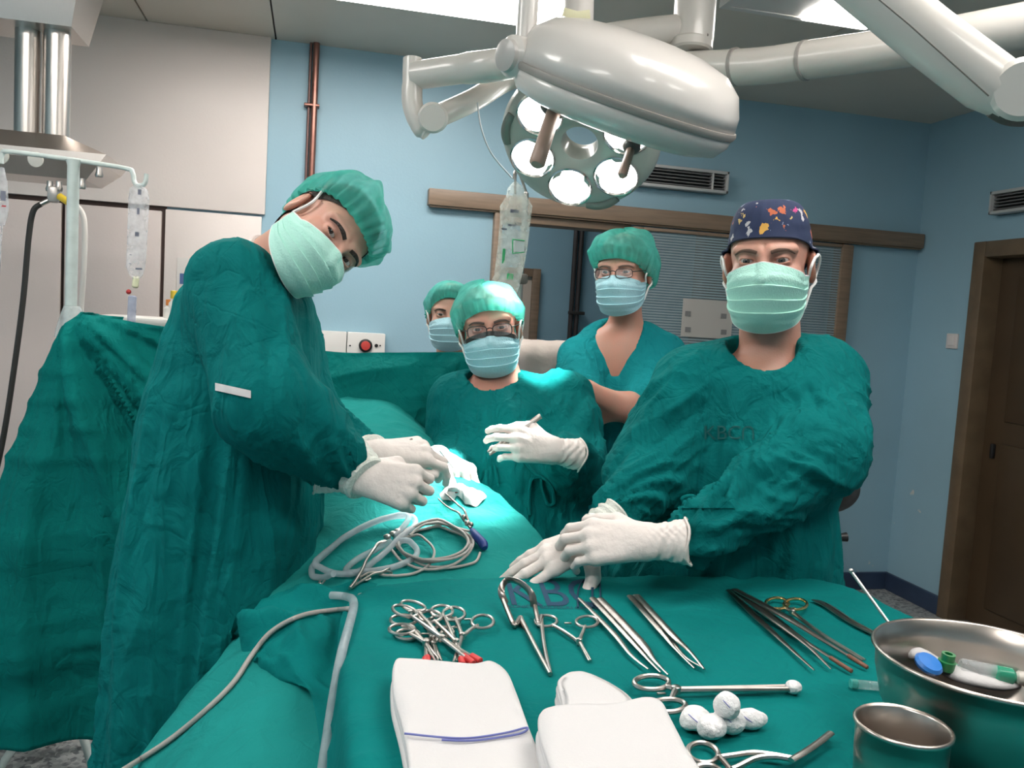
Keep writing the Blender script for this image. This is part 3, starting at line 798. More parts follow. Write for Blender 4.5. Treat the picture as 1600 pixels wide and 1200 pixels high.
C[:, :, 0] -= folds(vv * 3 + 3, uu * 1.4, 57) * .04 * env * np.clip((.8 - vv) * 3, 0, 1)
mte = md.part('turned_edge', MB().grid(C), MT['mayo'], smooth='all')
def onm(px, py, lift=0.0):
    p = onz(px, py, ZM + lift); p[2] = float(mayoz(p[0], p[1])) + lift + .001; return p
# printed lettering on the table drape
MT['print'] = mat('drape_print', (0.006, 0.045, 0.095), 0.9)
def lay_text(body, size, c, ux, material, name, parent, zfn, lift=.0012, sy=1.0):
    Vt, Ft = text_mesh(body, size); ux = nrm(ux); uy = nrm(np.cross(A(0, 0, 1), ux))
    P = np.asarray(c) + Vt[:, :1] * ux + Vt[:, 1:2] * uy * sy
    P[:, 2] = [zfn(p[0], p[1]) + lift for p in P]
    o = mkobj(name, P, Ft, material, parent.loc, False); o.parent = parent.o; return o
c1, c2 = onm(845, 930), onm(905, 934)
ux = onm(940, 930) - onm(800, 926)
hgt = 1.0
lay_text('KBC', .092, onm(866, 929), ux, MT['print'], 'printed_letters', md, lambda x, y: float(mayoz(x, y)), sy=2.3)
lay_text('KLINI\u010cKI BOLNI\u010cKI CENTAR', .0125, onm(868, 951), ux, MT['print'], 'printed_caption', md, lambda x, y: float(mayoz(x, y)), sy=1.5)
mk = MB()
for (px, w) in ((916, 13), (933, 7)):
    pts = [onm(px - w, 951, .0012), onm(px - w, 925, .0012), onm(px - w * .4, 909, .0012), onm(px + w * .5, 909, .0012), onm(px + w * .7, 930, .0012), onm(px + w * .7, 951, .0012)]
    mk.tube(spline(pts, 6), .0016, 6)
md.part('printed_emblem', mk, MT['print'])

BVM, BVT = bvh(mdo), bvh(mte)
def onany(px, py, lift=.005):
    """nearest cloth seen at a pixel, lifted along the view and up"""
    rr = nrm(ray(px, py)); best = None
    for b_ in (BVP, BVM, BVT):
        h = b_.ray_cast(Vector(CAM), Vector(rr))
        if h[0] is not None and (best is None or h[3] < best): best = h[3]
    return CAM + rr * ((best if best else 1.4) - lift * .7) + A(0, 0, lift * .7)
# ================================================================== PEOPLE
def skinmat(name, col, red):
    m, nt, b = _mat(name); N = nt.nodes.new; L = nt.links.new
    b.inputs['Roughness'].default_value = 0.48; b.inputs['Specular IOR Level'].default_value = 0.4
    b.inputs['Subsurface Weight'].default_value = 0.12; b.inputs['Subsurface Radius'].default_value = (0.012, 0.004, 0.002)
    b.inputs['Subsurface Scale'].default_value = 0.6
    tc = N('ShaderNodeTexCoord'); n = N('ShaderNodeTexNoise'); n.inputs['Scale'].default_value = 22; n.inputs['Detail'].default_value = 5
    L(tc.outputs['Object'], n.inputs['Vector']); cr = N('ShaderNodeValToRGB'); cr.color_ramp.elements[0].position = 0.35; cr.color_ramp.elements[1].position = 0.68
    cr.color_ramp.elements[0].color = (*col, 1); cr.color_ramp.elements[1].color = (*red, 1)
    L(n.outputs['Fac'], cr.inputs[0]); L(cr.outputs[0], b.inputs['Base Color'])
    n2 = N('ShaderNodeTexNoise'); n2.inputs['Scale'].default_value = 260; n2.inputs['Detail'].default_value = 2; L(tc.outputs['Object'], n2.inputs['Vector'])
    bp = N('ShaderNodeBump'); bp.inputs['Strength'].default_value = 0.12; bp.inputs['Distance'].default_value = 0.003; L(n2.outputs['Fac'], bp.inputs['Height']); L(bp.outputs[0], b.inputs['Normal'])
    return m
MT['eye'] = None
def eyemat(name, iris):
    """eyeball: local -Y is the gaze; iris and pupil by angle from the gaze axis"""
    m, nt, b = _mat(name); N = nt.nodes.new; L = nt.links.new
    b.inputs['Roughness'].default_value = 0.08
    at_ = N('ShaderNodeAttribute'); at_.attribute_name = 'gaze'
    cr = N('ShaderNodeValToRGB'); cr.color_ramp.interpolation = 'LINEAR'; e = cr.color_ramp.elements
    e[0].position = 0.0; e[0].color = (0.006, 0.005, 0.005, 1); e[1].position = 1.0; e[1].color = (0.55, 0.48, 0.45, 1)
    for p, c in ((0.17, (0.006, 0.005, 0.005, 1)), (0.20, (*iris, 1)), (0.47, (*[x * .5 for x in iris], 1)), (0.53, (0.42, 0.36, 0.34, 1))):
        q = e.new(p); q.color = c
    L(at_.outputs['Fac'], cr.inputs[0]); L(cr.outputs[0], b.inputs['Base Color'])
    return m
MT['hairdark'] = mat('dark_brown_hair', (0.022, 0.013, 0.009), 0.6, bump=0.6, bscale=220)
MT['hairgrey'] = mat('greying_hair', (0.16, 0.14, 0.12), 0.6, bump=0.6, bscale=220)
MT['beard'] = mat('brown_beard', (0.10, 0.045, 0.022), 0.8, bump=0.8, bscale=300)
MT['elastic'] = mat('white_elastic', (0.80, 0.80, 0.78), 0.8)
MT['frame'] = mat('spectacle_frame', (0.015, 0.013, 0.013), 0.3)
MT['lens'] = film('spectacle_lens', (0.8, 0.85, 0.9), 0.14, 0.05, 0.2)
MT['capmint'] = film('mint_nonwoven_cap', (0.10, 0.60, 0.50), 0.63, 0.7, 0.50)
MT['maskmint'] = mat('mint_mask_fleece', (0.44, 0.76, 0.66), 0.85, bump=0.25, bscale=240)
MT['maskblue'] = mat('pale_blue_mask_fleece', (0.42, 0.68, 0.75), 0.85, bump=0.25, bscale=240)

def head_d(q):
    """distance to a head: origin between the ears at eye height, face to -Y, up +Z, his left +X"""
    x = np.abs(q[:, 0]); m = np.stack([x, q[:, 1], q[:, 2]], 1)
    d = ell(m, (0, .016, .034), (.0765, .099, .086))
    d = smin(d, ell(m, (0, -.028, -.035), (.063, .066, .085)), .03)
    d = smin(d, rcone(m, (.056, .0, -.05), (.02, -.070, -.098), .018, .020), .03)
    d = smin(d, ell(m, (0, -.075, -.098), (.026, .022, .02)), .02)
    d = smin(d, ell(m, (.043, -.062, -.032), (.024, .024, .022)), .02)
    d = smin(d, rcone(m, (.052, -.070, .020), (.012, -.088, .017), .010, .010), .016)
    d = smax(d, -ell(m, (.033, -.105, -.003), (.020, .024, .0150)), .012)
    d = smin(d, rcone(m, (0, -.092, .006), (0, -.116, -.038), .0075, .0115), .012)
    d = smin(d, ell(m, (.013, -.102, -.042), (.009, .012, .008)), .008)
    d = smin(d, ell(m, (.033, -.0770, -.001), (.0165, .0148, .0140)), .004)
    # eyelid slit (leans up a little outwards)
    R = np.array([[1, 0, 0], [0, 1, 0], [.08, 0, 1]]).T
    dz = m[:, 2] - (m[:, 0] - .033) * .06
    s = np.stack([m[:, 0], m[:, 1], dz], 1)
    d = smax(d, -ell(s, (.033, -.0935, -.0005), (.0148, .022, .0038)), .0018)
    # lips, behind the mask
    d = smin(d, rcone(m, (0, -.094, -.070), (.02, -.085, -.071), .007, .005), .006)
    # ear
    e = ell(m, (.083, .012, -.012), (.0085, .020, .033), np.array([[.93, -.36, 0], [.36, .93, 0], [0, 0, 1.]]))
    e = smax(e, -ell(m, (.093, .006, -.008), (.006, .011, .019)), .006)
    d = smin(d, e, .006)
    return d
class Person:
    def __init__(s, label, foot, hp, scale, skin):
        s.t = Thing('person', label, 'person', foot); s.M, s.o = hp; s.s = scale; s.skin = skin
    def L2W(s, q): return s.o + (np.asarray(q, float) * s.s) @ s.M.T
    def W2L(s, P): return ((P - s.o) @ s.M) / s.s
    def hd(s, P): return head_d(s.W2L(P)) * s.s
    def body(s, extra, lo, hi, h=.0024, k=.02):
        """one continuous skin surface: head, neck and whatever limbs the pose bares"""
        def fn(P):
            d = s.hd(P); e = None
            for f in extra:
                g = f(P); e = g if e is None else smin(e, g, .03)
            return smin(d, e, k) if e is not None else d
        V, F = surfnet(fn, lo, hi, h)
        return s.t.part('body', (relax(V, F, 1, .35), F), s.skin, smooth='all')
    def eyes(s, iris, gaze=(0, -1, 0)):
        g = nrm(gaze); m = eyemat('eye_' + s.skin.name, iris)
        for sx in (-1, 1):
            mb = MB().lathe([(.0128 * math.sin(a), .0128 * math.cos(a)) for a in np.linspace(0.001, math.pi - .001, 22)], (0, 0, 0), g, 24)
            V = mb.V(); gz = np.arccos(np.clip((V / .0128) @ g, -1, 1)) / 1.1
            V = s.L2W(V + A(sx * .033, -.0770, -.001))
            o = s.t.part('eye', (V, mb.f), m, smooth='all')
            at_ = o.data.attributes.new('gaze', 'FLOAT', 'POINT')
            if len(o.data.vertices) == len(gz): at_.data.foreach_set('value', np.clip(gz, 0, 1))
    def brows(s, m, thick=.0042, dz=0.0):
        for sx in (-1, 1):
            pts = spline([(sx * .013, -.0985, .0145 + dz), (sx * .028, -.0975, .0185 + dz), (sx * .044, -.089, .0185 + dz), (sx * .056, -.078, .012 + dz)], 5)
            pts = s.push(pts, .0005)
            r = np.interp(np.linspace(0, 1, len(pts)), [0, .3, 1], [.9, 1, .35]) * thick
            s.t.part('eyebrow', (lambda mb: (s.L2W(mb.V()), mb.f))(MB().tube(pts, r, 8, flat=((0, -1, 0), .35))), m)
    def push(s, P, off, c=(0, .01, 0)):
        """move local points outward from the head axis until they clear the head by off"""
        P = np.array(P, float); ax = np.array(P); ax[:, 0] = c[0]; ax[:, 1] = c[1]
        u = P - ax; u /= (np.linalg.norm(u, axis=1)[:, None] + 1e-9)
        for _ in range(14):
            d = head_d(P); P = P + u * np.clip(off - d, 0, .02)[:, None]
        return P
    def hair(s, m, rimf=.05, back=-.06, side=.0):
        th = np.linspace(0, 2 * math.pi, 64, endpoint=False); vs = np.linspace(0, 1, 14); G = np.zeros((64, 14, 3))
        a_ = ((rimf + back) / 2 + side) / 2; c_ = ((rimf + back) / 2 - side) / 2; b_ = (rimf - back) / 2
        for i, t in enumerate(th):
            rz = a_ + b_ * math.cos(t) + c_ * math.cos(2 * t)
            f = vs * math.pi / 2
            G[i, :, 0] = .07 * math.sin(t) * np.cos(f); G[i, :, 1] = .014 - .09 * math.cos(t) * np.cos(f); G[i, :, 2] = rz + (.11 - rz) * np.sin(f)
        P = s.push(G.reshape(-1, 3), .0022, (0, .016, 0)); P[:, 2] += .001
        s.t.part('hair', (s.L2W(P), MB().grid(G, True).f), m, smooth='all')
    def bouffant(s, m, puff=.022, front=.052, side=.026, back=-.05, top=.132, sag=(0, 0, 0), seed=1, lump=.016, droop=0.0):
        n, k = 220, 40; th = np.linspace(0, 2 * math.pi, n, endpoint=False); v = np.linspace(0, 1, k); G = np.zeros((n, k, 3))
        a_ = ((front + back) / 2 + side) / 2; c_ = ((front + back) / 2 - side) / 2; b_ = (front - back) / 2
        for i, t in enumerate(th):
            rz = a_ + b_ * math.cos(t) + c_ * math.cos(2 * t)
            rz -= abs(droop) * max(0, math.sin(t) * (1 if droop > 0 else -1)) ** 2
            f = v * math.pi / 2; cf = np.cos(f) ** .80
            pf = puff * np.sin(np.clip(v * 3.2, 0, 1) * math.pi / 2) - .002
            pl = (.0065 * np.exp(-v * 5) + .0018 * np.exp(-v * 1.5)) * np.sin(t * 30 + 4 * vn2(np.full(k, t * 2.1), v * .3, seed))
            lp = lump * (1.1 * vn2(np.full(k, math.cos(t) * 1.6 + 3), v * 1.8 + math.sin(t) * 1.6, seed + 5) + .7 * vn2(np.full(k, math.cos(t) * 3.6 + 7), v * 3.6 + math.sin(t) * 3.6, seed + 6) - .8) * np.clip(v * 4, 0, 1)
            rd = folds(np.full(k, t * 4.0), v * 1.6, seed + 8) * .018 * np.clip(v * 5, 0, 1) * (1 - v)
            r = pf + pl + lp + rd
            G[i, :, 0] = (.078 + r) * math.sin(t) * cf; G[i, :, 1] = .014 - (.096 + r) * math.cos(t) * cf
            G[i, :, 2] = rz - .012 * np.sin(np.clip(v * 6, 0, 1) * math.pi) * (puff / .022) + (top + lp * .8 - rz) * np.sin(f) ** 1.05
            G[i] += np.outer(np.sin(f) * np.clip(1.3 - v, 0, 1), sag)
        P = s.push(G.reshape(-1, 3), .005, (0, .016, 0))
        f = MB().grid(G, True).f
        cap = s.t.part('bouffant_cap', (s.L2W(P), f), m, smooth='all')
        rim = P.reshape(n, k, 3)[:, 0]
        s.t.part('elastic_band', (lambda mb: (s.L2W(mb.V()), mb.f))(MB().tube(rim, .0022, 6, closed=True)), m, parent=cap)
    def mask(s, m, strap='loop', top=-.006, drop=.0, nose=1.0):
        nu, nv = 91, 64; G = np.zeros((nu, nv, 3))
        zk = [-.15, -.138, -.12, -.10, -.08, -.05, -.03, -.005, .01]; bk = [.060, .086, .108, .119, .124, .129, .1255, .108, .1]
        for i, u in enumerate(np.linspace(-1, 1, nu)):
            v = np.linspace(0, 1, nv); ph = u * 1.36
            zt = top - .026 * min(1, abs(u) * 1.5) ** 1.3; zb = -.137 - drop + .045 * abs(u) ** 1.8
            z = zt + (zb - zt) * v
            b = np.interp(z, zk[:], bk[:]); a = np.interp(z, [-.14, -.09, -.03], [.064, .073, .079])
            c_, s_ = math.cos(ph), abs(math.sin(ph)); p = 2.25
            r = ((c_ / b) ** p + (s_ / a) ** p) ** (-1 / p)
            edge = max(0, 1 - abs(u) ** 6)
            fr = (v * 5.2 + .35) % 1.0; inb = np.clip((v - .12) * 12, 0, 1) * np.clip((.86 - v) * 12, 0, 1)
            r = r + .0062 * (1 - fr) * inb * edge * (1 - .25 * abs(u)) + .003 * (vn2(np.full(nv, u * 3), v * 4, 71) - .5)
            G[i, :, 0] = r * math.sin(ph); G[i, :, 1] = -r * c_ + .004; G[i, :, 2] = z
        P = s.push(G.reshape(-1, 3), .0035, (0, .004, 0)); G = P.reshape(nu, nv, 3); s.maskG = G
        mk = s.t.part('face_mask', (s.L2W(P), MB().grid(G).f), m, smooth=True, thick=-.0012)
        ed = np.concatenate([G[:, 0], G[-1, 1:], G[::-1, -1][1:], G[0, ::-1][1:-1]])
        s.t.part('mask_binding', (lambda mb: (s.L2W(mb.V()), mb.f))(MB().tube(ed, .0016, 6, closed=True)), MT['elastic'] if m is MT['maskmint'] else m, parent=mk)
        for sx, e in ((-1, 0), (1, -1)):
            if strap == 'loop':
                pts = [G[e, 1], (sx * .083, -.030, -.012), (sx * .092, .004, .012), (sx * .097, .022, .002), (sx * .090, .030, -.026), (sx * .083, .004, -.052), G[e, -3]]
            else:
                pts = [G[e, 1], (sx * .080, -.022, .005), (sx * .083, -.002, .040), (sx * .088, .012, .07)]
            pts = s.push(spline(pts, 6), .003)
            s.t.part('mask_strap', (lambda mb: (s.L2W(mb.V()), mb.f))(MB().tube(pts, .0030, 6)), MT['elastic'], parent=mk)
        return mk
    def glasses(s, w=.026, h=.016, z=-.006, y=-.118):
        fr = None
        for sx in (-1, 1):
            th = np.linspace(0, 2 * math.pi, 28, endpoint=False)
            loop = np.stack([sx * .034 + w * np.sign(np.cos(th)) * np.abs(np.cos(th)) ** .55, y + .012 * np.abs((sx * .034 + w * np.cos(th)) / .06) ** 2, z + h * np.sign(np.sin(th)) * np.abs(np.sin(th)) ** .55], 1)
            mb = MB().tube(loop, .0014, 6, closed=True)
            if sx == -1:
                mb.tube(spline([(-.009, y, z + .006), (0, y - .003, z + .009), (.009, y, z + .006)], 5), .0014, 6)
                for q in (-1, 1): mb.tube(spline(s.push([(q * .060, y + .016, z + .005), (q * .078, -.06, z + .006), (q * .086, -.01, z + .006), (q * .087, .018, z + .0)], .0025), 5), .0016, 6)
                fr = s.t.part('spectacles', (s.L2W(mb.V()), mb.f), MT['frame'])
            else: s.t.part('rim', (s.L2W(mb.V()), mb.f), MT['frame'], parent=fr)
            ln = MB().add(loop, [tuple(range(28))]); s.t.part('lens', (s.L2W(ln.V()), ln.f), MT['lens'], parent=fr, smooth=False)
def hpose(px, py, d, up=(0.06, -1), turn=0.0, tilt=0.0):
    """head frame from where it shows: up = its up direction in the picture, turn to picture right, tilt downwards"""
    f = nrm(-nrm(ray(px, py)) + RT * turn + DN * tilt); u = nrm(RT * up[0] + DN * up[1]); u = nrm(u - f * (u @ f))
    y = -f; x = np.cross(y, u)
    return np.stack([x, y, u], 1), at(px, py, d)

# ---- gown of a person: limbs and trunk blended, then folded
R0 = A(math.cos(YAW), -math.sin(YAW), 0); F0 = A(math.sin(YAW), math.cos(YAW), 0)
class Loft:
    def __init__(s, rows, fold, ang=-YAW, low=None, top=0.0):
        """rows: (px, py, depth, half width px, half depth m)"""
        c = [(at(r[0], r[1], r[2]), r[3] * r[2] / FPX, r[4]) for r in rows]
        c.sort(key=lambda q: q[0][2]); s.z = np.array([q[0][2] for q in c]); s.cx = np.array([q[0][0] for q in c]); s.cy = np.array([q[0][1] for q in c])
        s.a = np.array([q[1] for q in c]); s.b = np.array([q[2] for q in c]); s.R = A(math.cos(ang), math.sin(ang)), A(-math.sin(ang), math.cos(ang)); s.fold = fold
        s.zb = s.z[0] if low is None else low; s.zt = s.z[-1] + top
    def loc(s, P):
        z = P[:, 2]; x = P[:, 0] - np.interp(z, s.z, s.cx); y = P[:, 1] - np.interp(z, s.z, s.cy)
        u = x * s.R[0][0] + y * s.R[0][1]; v = x * s.R[1][0] + y * s.R[1][1]
        return u, v, np.interp(z, s.z, s.a), np.interp(z, s.z, s.b)
    def d(s, P):
        u, v, a, b = s.loc(P); k0 = np.sqrt((u / a) ** 2 + (v / b) ** 2); k1 = np.sqrt((u / a ** 2) ** 2 + (v / b ** 2) ** 2) + 1e-9
        d = k0 * (k0 - 1) / k1
        return smax(smax(d, P[:, 2] - s.zt, .03), s.zb - P[:, 2], .01)
    def rel(s, P):
        u, v, a, b = s.loc(P); th = np.arctan2(u / a, -v / b); amp, fu, fv, seed = s.fold[:4]
        zz = P[:, 2]; e = np.ones(len(P))
        if len(s.fold) > 4: e = np.interp(zz, *s.fold[4])
        thw = th * (a + b) / 2
        return amp * e * folds(thw * fu + np.sin(th) * .5, zz * fv, seed) + amp * .22 * folds(thw * fu * .5 + zz * 9, zz * 3 - thw * 5, seed + 5)
class Limb:
    def __init__(s, a, b, ra, rb, fold): s.a, s.b, s.ra, s.rb, s.fold = np.asarray(a, float), np.asarray(b, float), ra, rb, fold
    def d(s, P): return rcone(P, s.a, s.b, s.ra, s.rb)
    def rel(s, P):
        ab = s.b - s.a; l = np.linalg.norm(ab); t = ab / l; x = nrm(np.cross(t, A(.3, 1, .2))); y = np.cross(t, x); q = P - s.a
        al = q @ t; an = np.arctan2(q @ x, q @ y); amp, fu, sl, seed = s.fold; rw = an * .07; amp = amp * (.35 + .65 * np.clip(al / (.30 * l), 0, 1))
        return amp * folds(al * fu + np.sin(an + seed) * sl, np.cos(an) * .9 + np.sin(an) * .7 + al * 3, seed) + amp * .4 * folds(rw * 14 + np.sin(an) * .3, al * 4, seed + 3)
def fore(e, w, re, rw, fold):
    e = np.asarray(e, float); w = np.asarray(w, float); return Limb(e, w - nrm(w - e) * rw * .9, re, rw, fold)
def gown(person, name, prims, material, h=.0075, k=.045, cut=(), shell=None, parent=None):
    pad = .14
    los = []; his = []
    for p in prims:
        if isinstance(p, Loft):
            los.append((min(p.cx - np.maximum(p.a, p.b)), min(p.cy - np.maximum(p.a, p.b)), p.zb)); his.append((max(p.cx + np.maximum(p.a, p.b)), max(p.cy + np.maximum(p.a, p.b)), p.zt))
        else:
            r = max(p.ra, p.rb); los.append(np.minimum(p.a, p.b) - r); his.append(np.maximum(p.a, p.b) + r)
    lo = np.min(los, 0) - .05; hi = np.max(his, 0) + .05
    def fn(P):
        d = None
        for p in prims:
            e = p.d(P); d = e if d is None else smin(d, e, k)
        for c in cut: d = smax(d, -c(P), .012)
        return d
    V, F = surfnet(fn, lo, hi, h); V = relax(V, F, 1, .4)
    N = vnorm(V, F)
    eps = .004
    if np.mean(fn(V[::7] + N[::7] * eps) - fn(V[::7] - N[::7] * eps)) < 0: N = -N
    D = np.stack([p.d(V) for p in prims], 1); Wt = np.exp(-(D - D.min(1, keepdims=True)) / .018); Wt /= Wt.sum(1, keepdims=True)
    rel = sum(Wt[:, i] * p.rel(V) for i, p in enumerate(prims))
    for c in cut: rel = rel * np.clip(c(V) / .05, 0, 1)
    V = V + N * rel[:, None]
    return person.t.part(name, (V, F), material, smooth='all', parent=parent)

# ---- gloved hands
def hand(person, name, o, f, b, left, curl, thumb=(.35, .5, .2), spread=.06, cuff=.075, material=None, size=1.0, cuffr=.036, bend=None, parentpart=None):
    """o wrist, f finger direction, b back of the hand; curl: per finger (knuckle, middle, tip) in radians"""
    f = nrm(f); b = nrm(np.asarray(b, float) - f * (np.asarray(b, float) @ f)); th = np.cross(f, b) if left else np.cross(b, f)
    M3 = np.stack([f, th, b], 1)           # local x fingers, y thumb side, z back
    kn = [(.090, .031, 0), (.094, .010, .003), (.090, -.011, .001), (.081, -.030, -.004)]
    ln = [(.044, .026, .021), (.048, .030, .022), (.043, .028, .021), (.034, .021, .019)]
    rd = [.0100, .0102, .0098, .0086]
    segs = []
    for i in range(4):
        p = A(*kn[i]); a = 0; ch = []
        sp = spread * (1.2 - i * .9)
        for j in range(3):
            a += curl[i][j]; q = p + ln[i][j] * A(math.cos(a) * math.cos(sp), math.cos(a) * math.sin(sp), -math.sin(a))
            ch.append((p, q, rd[i] * (1 - .09 * j), rd[i] * (1 - .09 * (j + 1)))); p = q
        segs.append(ch)
    a0, a1, a2 = thumb
    p0 = A(.018, .022, -.006); p1 = p0 + .045 * A(math.cos(a0) * .8, math.sin(a0) + .15, -.25); p2 = p1 + .034 * nrm(A(math.cos(a0 - a1), math.sin(a0 - a1), -.30)); p3 = p2 + .027 * nrm(A(math.cos(a0 - a1 - a2), math.sin(a0 - a1 - a2), -.28))
    tch = [(p0, p1, .017, .0135), (p1, p2, .0125, .0112), (p2, p3, .0112, .0092)]
    def fn(P):
        q = ((P - o) @ M3) / size
        pal = None
        for i in range(4):
            e = rcone(q, (.0, .016 - .011 * i, 0), kn[i], .0165, .0128); pal = e if pal is None else smin(pal, e, .012)
        fi = None
        for ch in segs:
            d = None
            for (a, b_, r1, r2) in ch:
                e = rcone(q, a, b_, r1, r2); d = e if d is None else smin(d, e, .003)
            fi = d if fi is None else smin(fi, d, .0016)
        d = smin(pal, fi, .009); t = None
        for (a, b_, r1, r2) in tch:
            e = rcone(q, a, b_, r1, r2); t = e if t is None else smin(t, e, .004)
        d = smin(d, t, .010)
        w = rcone(q * A(1, 1, 1.18), (-cuff, 0, 0), (.004, 0, 0), cuffr, .026)
        w = w + (.0011 * np.sin(q[:, 0] * 300 + 5 * np.sin(q[:, 1] * 60) + 4 * np.sin(q[:, 2] * 75)) + .0007 * np.sin(q[:, 0] * 520 - 6 * np.sin(q[:, 1] * 90))) * np.clip((-q[:, 0] + .005) * 30, 0, 1)
        d = smin(d, w, .016); d = smax(d, -cuff - q[:, 0], .004)
        return d * size
    pts = [np.zeros(3), A(-cuff - .03, 0, 0)] + [c[k2] for ch in segs + [tch] for c in ch for k2 in (0, 1)]
    Wp = np.array([o + (M3 @ (p * size)) for p in pts]); lo = Wp.min(0) - .05; hi = Wp.max(0) + .05
    V, F = surfnet(fn, lo, hi, .0021 * size); V = relax(V, F, 1, .4)
    g = person.t.part(name, (V, F), material or MT['glove'], smooth='all')
    if material is None:
        ths = np.linspace(0, 2 * math.pi, 30, endpoint=False); c = A(-cuff + .001, 0, 0)
        ring = np.array([o + M3 @ (size * (c + A(.004 * math.sin(3 * t), (cuffr + .0005) * math.cos(t), (cuffr + .0005) / 1.18 * math.sin(t)))) for t in ths])
        person.t.part('glove_bead', MB().tube(ring, .0024, 6, closed=True), MT['glove'], parent=g)
    return g, (lambda q: o + M3 @ (np.asarray(q, float) * size)), segs, tch
def cuffknit(person, a, b, ra, rb):
    a = np.asarray(a, float); b = np.asarray(b, float)
    P = [a + (b - a) * t for t in np.linspace(0, 1, 14)]
    r = [ra + (rb - ra) * t + .0022 * math.sin(t * 22) for t in np.linspace(0, 1, 14)]
    person.t.part('knit_cuff', MB().tube(P, r, 28), MT['knit'])
def lowerbody(person, c, face, material, tone=None):
    """trousers and clogs below the hem"""
    c = A(c[0], c[1], 0); face = nrm(A(face[0], face[1], 0)); sd = A(-face[1], face[0], 0)
    for q in (-1, 1):
        b = c + sd * q * .10
        person.t.part('trouser_leg', MB().tube([b + A(0, 0, .07), b + A(0, 0, .12), b + A(0, 0, .45), b + A(0, 0, .85)], [.062, .065, .075, .085], 16), material)
        G = []
        for t in np.linspace(0, 1, 12):
            w = .045 * math.sin(math.pi * (t * .86 + .07)) ** .5; hh = np.interp(t, [0, .35, .7, 1], [.085, .085, .06, .03]); ce = b + face * (-.09 + .27 * t)
            ths = np.linspace(0, math.pi, 12); G.append([ce + sd * math.cos(x) * w * 1.1 + A(0, 0, .004 + hh * math.sin(x) ** .7) for x in ths])
        mb = MB().grid(np.array(G)); person.t.part('clog', mb, MT['white'], smooth='all')
# ------------------------------------------------------------------ the standing surgeon at the right
SK_R = skinmat('skin_right', (0.52, 0.285, 0.215), (0.56, 0.27, 0.20))
tR = at(1185, 700, 1.84)
PR = Person('bearded person in navy patterned cap, mint mask and green gown with gloved hands crossed', (tR[0], tR[1], 0), hpose(1201, 409, 1.82, (0.035, -1), -.10, -.03), 1.06, SK_R)
nb = at(1203, 560, 1.87)
PR.body([lambda P: rcone(P, PR.L2W((0, .025, -.06)), nb, .060, .068), lambda P: ell(P, nb + A(0, 0, -.06), (.2, .10, .07))], PR.o - A(.24, .22, .36), PR.o + A(.24, .22, .16))
PR.eyes((0.10, 0.09, 0.08), (-.05, -1, 0))
PR.brows(mat('brow_brown', (0.13, 0.070, 0.050), .8), .0038)
# beard along the jaw, seen below and beside the mask
bd = []
for u in np.linspace(-1, 1, 41):
    ph = u * 1.18; row = []
    for v in np.linspace(0, 1, 14):
        z = -.03 - .098 * v + .02 * (abs(u) ** 2) * v; r = .07
        row.append((r * math.sin(ph), -r * math.cos(ph) + .012, z))
    bd.append(row)
bd = np.array(bd); Pb = PR.push(bd.reshape(-1, 3), .0026, (0, .012, 0)); PR.t.part('beard', (PR.L2W(Pb), MB().grid(bd).f), MT['beard'], smooth='all')
PR.mask(MT['maskmint'], 'loop', top=-.004, drop=.004)
# navy print cap: fitted crown with a seam
def printcap():
    m, nt, b = _mat('navy_print_cotton'); N = nt.nodes.new; L = nt.links.new
    b.inputs['Roughness'].default_value = .85
    tc = N('ShaderNodeTexCoord'); nz = N('ShaderNodeTexNoise'); nz.inputs['Scale'].default_value = 70; nz.inputs['Detail'].default_value = 2
    L(tc.outputs['Object'], nz.inputs['Vector'])
    ad = N('ShaderNodeVectorMath'); ad.operation = 'MULTIPLY_ADD'; ad.inputs[1].default_value = (.028, .028, .028); L(nz.outputs['Color'], ad.inputs[0]); L(tc.outputs['Object'], ad.inputs[2])
    v = N('ShaderNodeTexVoronoi'); v.inputs['Scale'].default_value = 36; v.inputs['Randomness'].default_value = .8; v.distance = 'MANHATTAN'; L(ad.outputs[0], v.inputs['Vector'])
    lt = N('ShaderNodeMath'); lt.operation = 'LESS_THAN'; lt.inputs[1].default_value = .50; L(v.outputs['Distance'], lt.inputs[0])
    sp = N('ShaderNodeSeparateColor'); L(v.outputs['Color'], sp.inputs[0])
    cr = N('ShaderNodeValToRGB'); cr.color_ramp.interpolation = 'CONSTANT'; e = cr.color_ramp.elements
    e[0].color = (.70, .38, .08, 1); e[1].position = .28; e[1].color = (.50, .48, .50, 1)
    for p, c in ((.5, (.60, .42, .16, 1)), (.66, (.26, .30, .42, 1)), (.8, (.50, .13, .06, 1)), (.9, (.5, .06, .22, 1))): q = e.new(p); q.color = c
    L(sp.outputs[0], cr.inputs[0])
    gt = N('ShaderNodeMath'); gt.operation = 'GREATER_THAN'; gt.inputs[1].default_value = .22; L(sp.outputs[1], gt.inputs[0])
    mu = N('ShaderNodeMath'); mu.operation = 'MULTIPLY'; L(lt.outputs[0], mu.inputs[0]); L(gt.outputs[0], mu.inputs[1])
    mx = N('ShaderNodeMix'); mx.data_type = 'RGBA'; L(mu.outputs[0], mx.inputs[0]); mx.inputs[6].default_value = (.018, .030, .080, 1); L(cr.outputs[0], mx.inputs[7]); L(mx.outputs[2], b.inputs['Base Color'])
    return m
n, k = 140, 30; G = np.zeros((n, k, 3)); v = np.linspace(0, 1, k)
